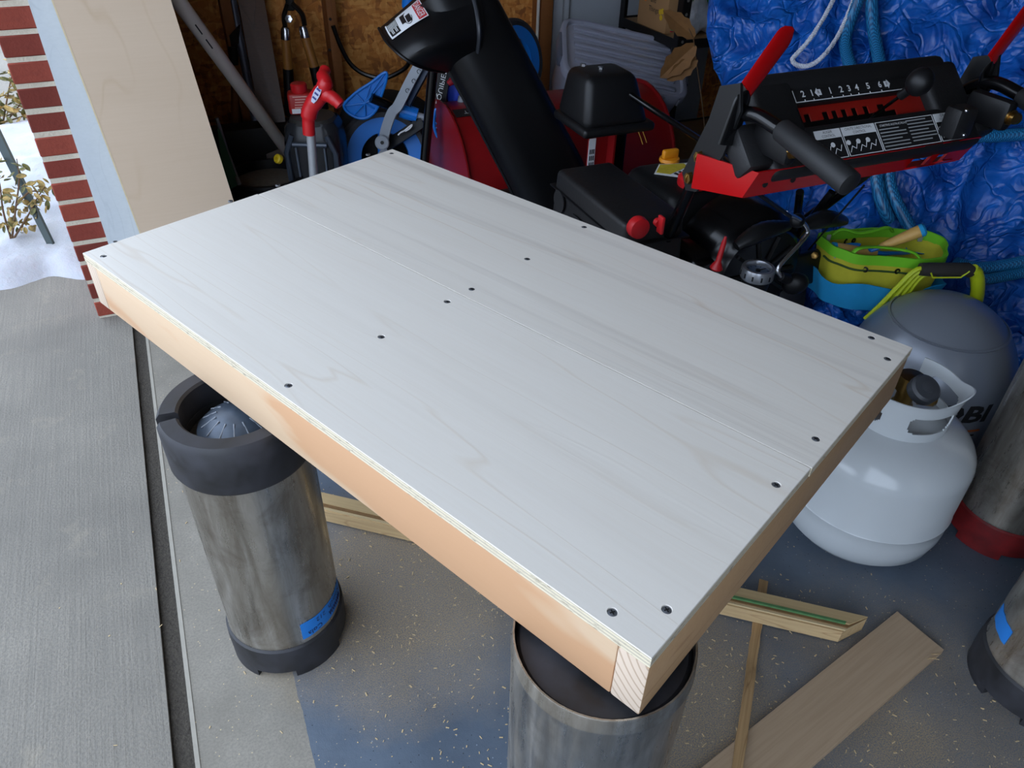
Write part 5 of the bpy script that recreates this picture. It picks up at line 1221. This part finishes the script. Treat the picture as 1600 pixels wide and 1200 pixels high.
# cable on the wall
b = MB(); b.tube(crom([at(x, y, Y=3.15) for x, y in ((520, 40), (532, 72), (548, 100), (570, 116), (600, 122), (628, 110), (640, 96), (646, 70))], 6), .009, 8); single(b, 'black_cable', 'black rubber cable sagging against the strand board', 'cable', BLACKS)
# dark tub, pail of grit and green scraper in the corner
b = MB()
p = at(385, 205, Y=3.0); b.box(V((p.x + .06, p.y - .02, .175)), (.50, .10, .35), (E2, E1, UP), .02); tubm = single(b, 'black_tub', 'plain black plastic tub in the dark corner', 'tub', plain('tub_black', '0E0E10', .6))
pc = V((-.90, 2.62, 0)); pail = thing('black_pail', 'wide black pail full of grey grit behind the plywood sheet', 'pail', pc)
b = MB(); b.lathe([(.10, 0), (.13, .28), (.138, .285), (.138, .295), (.126, .295), (.096, .012), (0, .012)], pc, n=40, cap=False); b.build('pail_wall', BLACK, pail)
b = MB(); b.lathe([(.124, .262), (.08, .268), (0, .272)], pc, n=40, cap=False); b.build('grit', plain('grit_grey', '6C665C', .95, var=.25, vs=60, bump=.5), pail)
q0 = [at(x, y, Y=Y_) for x, y, Y_ in ((338, 188, 2.5), (352, 232, 2.5), (374, 288, 2.42), (352, 300, 2.42))]
gb = thing('green_scraper', 'narrow green board with grey edge strip beside the plywood sheet', 'scraper', q0[3])
b = MB(); b.prism([q0[0], q0[1], q0[2], q0[3]], V((0, .006, 0))); b.build('green_blade', plain('green_plastic', '0F4A2C', .5), gb)
b = MB(); b.tube([q0[0] + V((.004, -.004, .01)), q0[1] + V((.004, -.004, 0)), q0[2]], .007, 8); b.build('grey_edge', plain('edge_grey', '6A6C6C', .4, .4), gb)
# red T-handled shovel
SY = 2.42; sh = thing('snow_shovel', 'grey-shafted shovel with a red two-horned handle', 'shovel', at(492, 300, Y=SY))
b = MB(); b.tube([at(485, 200, Y=SY), at(492, 300, Y=SY), at(497, 372, Y=SY)], .0145, 16); b.build('shaft', plain('shaft_grey', 'A3A5A8', .4, .3), sh)
def shp(x, y, dy=0): return at(x, y, Y=SY + dy)
b = MB(); b.tube(crom([shp(483, 210), shp(482, 186), shp(486, 168), shp(500, 148), shp(509, 133)], 6), [.020] * 7 + [.025] * 7 + [.027] * 7 + [.024] * 4, 18, flat=.9); hd_ = b.build('red_handle', REDPL, sh)
b = MB(); b.tube(crom([shp(503, 144), shp(508, 130, -.01), shp(505, 118, .02), shp(509, 107, .05)], 6), [.024] * 7 + [.021] * 6 + [.017] * 5 + [.009], 16); b.build('horn', REDPL, hd_)
b = MB(); b.tube(crom([shp(503, 145), shp(514, 149, -.015), shp(525, 157, -.03), shp(533, 165, -.035)], 6), [.023] * 7 + [.020] * 6 + [.018] * 5 + [.009], 16); b.build('horn', REDPL, hd_)
lo_, hi_ = shp(488, 160, -.028), shp(501, 134, -.03); dd = (hi_ - lo_).normalized(); nx = dd.cross(_fw).normalized()
b = MB(); b.grid([[lo_ + (hi_ - lo_) * k + nx * (w * .011 * math.sin(.5 + 2.1 * k)) for w in (-1, 0, 1)] for k in [i / 8 for i in range(9)]], .002, _fw); st_ = b.build('sticker', plain('sticker_white', 'B8BCD0', .5), hd_)
for k in (.25, .5, .75):
    b = MB(); c = lo_ + (hi_ - lo_) * k - _fw * .0012; b.box(c, (.014, .006, .0012), (nx, dd, nx.cross(dd))); b.build('sticker_ink', plain('ink_blue', '2C3478', .6), st_)
b = MB(); bl = [at(455, 380, Y=2.34), at(545, 385, Y=2.34), at(550, 470, Y=2.28), at(450, 465, Y=2.28)]; b.grid([[bl[0] + (bl[1] - bl[0]) * u + (bl[3] - bl[0]) * v + V((0, .03 * math.sin(PI * u), 0)) for u in [i / 6 for i in range(7)]] for v in (0, .5, 1)], .004); b.build('shovel_blade', BLACK, sh)
# red fluid jug standing on a dark clear-sided canister
CY = 2.62; cn = thing('clear_canister', 'dark canister with smoky clear sides behind the red shovel handle', 'canister', V((at(485, 230, Y=CY).x, CY, 0)))
cc = V((at(488, 230, Y=CY).x, CY + .06, 0)); SMOKE = m_clear('smoky_plastic', '3A3C40', .2, .5)
wA = .17; 
b = MB(); rows = []
for z, s_ in ((.02, .9), (.10, .95), (.40, 1), (.455, .93), (.475, .8)): rows.append([cc + V((math.copysign(abs(math.cos(k)) ** .45, math.cos(k)) * wA / 2 * s_ * 1.15, math.copysign(abs(math.sin(k)) ** .45, math.sin(k)) * wA / 2 * s_, z)) for k in KS])
b.grid(rows, -.003); b.build('canister_wall', SMOKE, cn, angle=50)
b = MB(); b.lathe([(0, .47), (.085, .47), (.075, .485), (0, .487)], cc, n=4 * 8, cap=False); b.build('canister_top', plain('top_grey', '33322F', .6, var=.2), cn)
b = MB(); b.box(cc + UP * .16, (.14, .11, .26), None, .02); b.build('dust_inside', plain('debris', '3A3128', .95, var=.5, vs=60, bump=.6), cn)
for sx in (-1, 1):
    b = MB(); b.tube([cc + V((sx * .082, -.082, .03)), cc + V((sx * .086, -.085, .38)), cc + V((sx * .06, -.08, .44))], .010, 8); b.build('frame_edge', plain('frame_slate', '3E4652', .4, .2), cn)
    b = MB(); b.tube([cc + V((sx * .045, -.088, .05)), cc + V((sx * .05, -.09, .40))], .004, 6); b.build('highlight_ridge', plain('highlight_slate', '59626F', .3, .2), cn)  # slim paler tubes put in as highlights down the smoky sides
b = MB(); b.tube([cc + V((-.06, -.088, .41)), cc + V((.06, -.088, .41))], .008, 8); b.build('frame_edge', bpy.data.materials['frame_slate'], cn)
b = MB(); yv = at(437, 249, Y=CY - .06); b.lathe([(.006, 0), (.016, 0), (.016, .012), (.012, .016), (.006, .016), (.006, 0)], yv, (-.5, -.7, .5), 16, cap=False); b.build('yellow_cap', plain('yellow_cap', 'D8B81C', .5), cn)
jc = cc + V((-.040, .02, .487)); jug = thing('fluid_jug', 'small red fluid jug with capped top standing on the dark canister', 'jug', jc)
b = MB(); b.box(jc + UP * .036, (.085, .06, .072), rot_axes(UP, V((1, .25, 0))), .01, 3); b.build('jug_body', plain('jug_red', 'A81E1A', .45, var=.15), jug)
b = MB(); b.lathe([(0, .070), (.026, .070), (.028, .074), (.028, .096), (.024, .100), (0, .101)], jc, n=24, cap=False); b.build('jug_cap', REDPL, jug)
jx, jy, jz = rot_axes(UP, V((1, .25, 0)))
for i in range(5):
    b = MB(); b.box(jc + UP * (.062 - .009 * i) - jy * .0308 + jx * (.004 * (i % 2)), (.05 - .006 * (i % 3), .001, .004), (jx, jy, jz)); b.build('label_line', plain('label_pink', 'D89A90', .6), jug)
b = MB(); b.box(jc + UP * .014 - jy * .0308 - jx * .018, (.03, .0012, .016), (jx, jy, jz)); b.build('label_code', WHITEP, jug)

# ------------------------------------------------------------------ folded child's scooter-trike with blue wheels
KY = 2.78; sc = thing('folded_trike', 'folded child\'s trike scooter with blue wheels and grey fork', 'trike', V((at(640, 240, Y=KY).x, KY + .1, 0)))
def kp(x, y, dy=0): return at(x, y, Y=KY + dy)
def wheel(c, axis, R_, name='wheel'):
    ax = V(axis).normalized(); b = MB(); b.lathe([(R_ * .78, -.020), (R_ * .9, -.024), (R_ * .98, -.016), (R_, 0), (R_ * .98, .016), (R_ * .9, .024), (R_ * .78, .020), (R_ * .78, -.020)], c, ax, 48, cap=False); w = b.build(name, RUBBER, sc)
    b = MB(); b.lathe([(R_ * .50, -.018), (R_ * .80, -.022), (R_ * .80, .022), (R_ * .50, .018), (R_ * .50, -.018)], c, ax, 48, cap=False); b.build('rim', BLUEPL, w)
    a_, b_, c_ = rot_axes(ax, V((.3, 0, 1)))
    for i in range(3):
        an = i * 2.094 + .3; d = a_ * math.cos(an) + b_ * math.sin(an); b = MB(); b.tube([V(c), V(c) + d * R_ * .58], [R_ * .16, R_ * .11], 8, flat=.6); b.build('spoke', BLUEPL, w)
    b = MB(); b.lathe([(0, -.026), (R_ * .17, -.026), (R_ * .17, .026), (0, .026)], c, ax, 20, cap=False); b.build('hub', GREYPL, w)
    return w
wheel(kp(602, 246, .03), (.25, -1, .45), .178)
wheel(at(806, 92, Y=3.2), (.75, -.6, .3), .150)
# fork: flat grey strap with dark scalloped inner edge
def strap(pts_, w, mat, name, parent, th=.008, off=0):
    P_ = crom([V(p) for p in pts_], 6); rows = []
    for i, p in enumerate(P_):
        d = (P_[min(i + 1, len(P_) - 1)] - P_[max(i - 1, 0)]).normalized(); s_ = d.cross(_fw).normalized(); rows.append([p + s_ * (x * w / 2 + off) for x in (-1, 0, 1)])
    b = MB(); b.grid(rows, th, _fw); return b.build(name, mat, parent)
fk = strap([kp(598, 224, -.03), kp(603, 200, -.03), kp(612, 176, -.03), kp(622, 164, -.03), kp(640, 128, -.02), kp(662, 88, 0)], .036, GREYPL, 'fork_strap', sc, .010)
strap([kp(634, 160, 0), kp(650, 130, 0), kp(668, 96, .01)], .036, plain('navy_plastic', '0C2440', .45), 'fork_teeth', sc, .02)
for (x, y) in ((637, 141), (647, 126), (655, 111)):
    b = MB(); p = kp(x, y, -.035); b.tube([p + (CR * math.cos(t) + CU * math.sin(t)) * (.0035 + .0012 * t) for t in [i * .45 for i in range(11)]], .0013, 5); b.build('swirl', plain('swirl_dark', '2A2E34', .5), fk)
b = MB(); b.lathe([(0, 0), (.024, 0), (.026, .004), (.026, .012), (.022, .016), (0, .016)], kp(597, 223, -.04), (.2, -1, .4), 24, cap=False); nb = b.build('axle_nut', GREYPL, sc)
b = MB(); b.lathe([(0, 0), (.007, 0), (.007, .002), (0, .002)], kp(597, 223, -.057), (.2, -1, .4), 6, cap=False); b.build('hex_socket', BLACKP, nb)
ch_ = strap([kp(602, 228, 0), kp(630, 210, .0), kp(660, 190, 0)], .040, BLACK, 'chain_guard', sc, .012)
b = MB(); b.tube(crom([kp(x, y, -.014) for x, y in ((622, 211), (626, 207), (632, 204), (638, 199), (644, 195), (640, 201), (633, 205))], 4), .0028, 6); b.build('white_swirl', WHITEP, ch_)
# footplates with ribs
def footplate(out_, name, cen_):
    P_ = crom([V(p) for p in out_], 4, closed=True); b = MB(); b.prism(P_, _fw * .012); f_ = b.build(name, BLUEPL, sc)
    b = MB(); b.tube([p - _fw * .004 for p in P_], .0055, 8, closed=True); b.build('plate_rim', BLUEPL, f_)
    c = V(cen_); n = len(P_)
    for i in range(0, n, max(1, n // 8)): b = MB(); b.tube([c - _fw * .004, c + (P_[i] - c) * .95 - _fw * .003], .003, 6); b.build('plate_rib', BLUEPL, f_)
    return f_
footplate([kp(x, y, .02) for x, y in ((538, 166), (556, 146), (580, 130), (602, 114), (604, 124), (596, 150), (588, 172), (572, 185), (552, 182))], 'footplate', kp(570, 162, .015))
footplate([kp(x, y, -.06) for x, y in ((681, 172), (688, 175), (695, 195), (694, 212), (687, 218), (680, 205), (678, 190))], 'footplate', kp(687, 198, -.06))
b = MB(); b.tube([kp(580, 153, .0), kp(616, 168, .03)], .017, 12); b.build('peg', BLACKS, sc)
b = MB(); b.tube([kp(626, 172, .02), kp(652, 180, .02)], [.026, .022], 20); rl = b.build('blue_roller', BLUEPL, sc)
for i in range(10):
    a = i * .628; d = (kp(652, 180, .02) - kp(626, 172, .02)); u = d.normalized(); s_ = u.cross(UP).normalized(); c = s_.cross(u); o_ = s_ * math.cos(a) + c * math.sin(a)
    b = MB(); b.tube([kp(632, 174, .02) + o_ * .0245, kp(652, 180, .02) + o_ * .022], .002, 5); b.build('roller_ridge', BLUEPL, rl)
b = MB(); b.tube([kp(652, 180, .02), kp(664, 184, .02)], .012, 12); b.build('roller_axle', GREYPL, sc)
po = [at(678, 92, Y=2.62), at(664, 245, Y=2.62), at(655, 340, Y=2.60)]
b = MB(); b.tube(po, .0165, 16); b.build('black_post', BLACKS, sc)
stm = strap([at(697, 96, Y=2.72), at(690, 135, Y=2.72), at(684, 172, Y=2.72)], .045, plain('stem_black', '0B0C10', .4), 'stem', sc, .02)
sa, sbb = at(695, 108, Y=2.71), at(683.5, 163, Y=2.71); sdv = (sa - sbb); sl_ = sdv.length; sdv.normalize(); snx = sdv.cross(_fw).normalized()
text('EQUIPIER', lambda u, v, w: (sa + sbb) / 2 + sdv * u - snx * v - _fw * .004, .020, WHITEP, stm, width=sl_)
b = MB(); b.tube([at(719, 105, Y=2.7), at(712, 122, Y=2.7), at(701, 131, Y=2.7)], [.018, .016, .010], 14); b.build('red_grip', plain('grip_red', '9A1424', .4), sc)
b = MB(); b.lathe([(0, 0), (.021, 0), (.024, .006), (.022, .05), (.020, .12), (0, .12)], at(638, 12, Y=2.95), (.1, 0, 1), 18, cap=False); b.build('blue_bar_end', BLUEPL, sc)
# black padded bag behind, blue and grey cover beside
c = at(590, 160, Y=2.98); bk = blob((c.x + .02, 3.0, .24), (.25, .10, .27), .25, 5, (E2, E1, UP), 36, 24, seed=2); single(bk, 'black_padded_bag', 'large soft black padded bag slumped behind the blue footplate', 'bag', plain('black_cloth', '0B0B0D', .8, var=.3, vs=20, bump=.2))
cv = thing('folded_cover', 'folded blue and grey fabric cover beside the black post', 'fabric cover', at(715, 215, Y=2.72))
R0 = [[(700, 128), (716, 120), (740, 134)], [(698, 160), (715, 150), (730, 150)], [(696, 190), (708, 186), (718, 178)], [(694, 226), (704, 222), (712, 214)]]
b = MB(); g_ = surf([[at(x, y, Y=2.74 + .015 * ((i + j) % 2)) for j, (x, y) in enumerate(r_)] for i, r_ in enumerate(R0)], 5, 5); b.grid(g_, .012, _fw); b.build('blue_panel', plain('blue_cloth', '1238B0', .6, var=.2, vs=20), cv, angle=80)
R0 = [[(716, 150), (724, 144), (740, 146)], [(714, 166), (720, 164), (727, 160)], [(712, 190), (720, 188), (730, 184)], [(700, 222), (712, 220), (727, 204)]]
b = MB(); g_ = surf([[at(x, y, Y=2.70 + .012 * ((i + j) % 2)) for j, (x, y) in enumerate(r_)] for i, r_ in enumerate(R0)], 5, 5); b.grid(g_, .012, _fw); b.build('grey_panel', plain('grey_cloth', '8A8E96', .7, var=.15, vs=20), cv, angle=80)
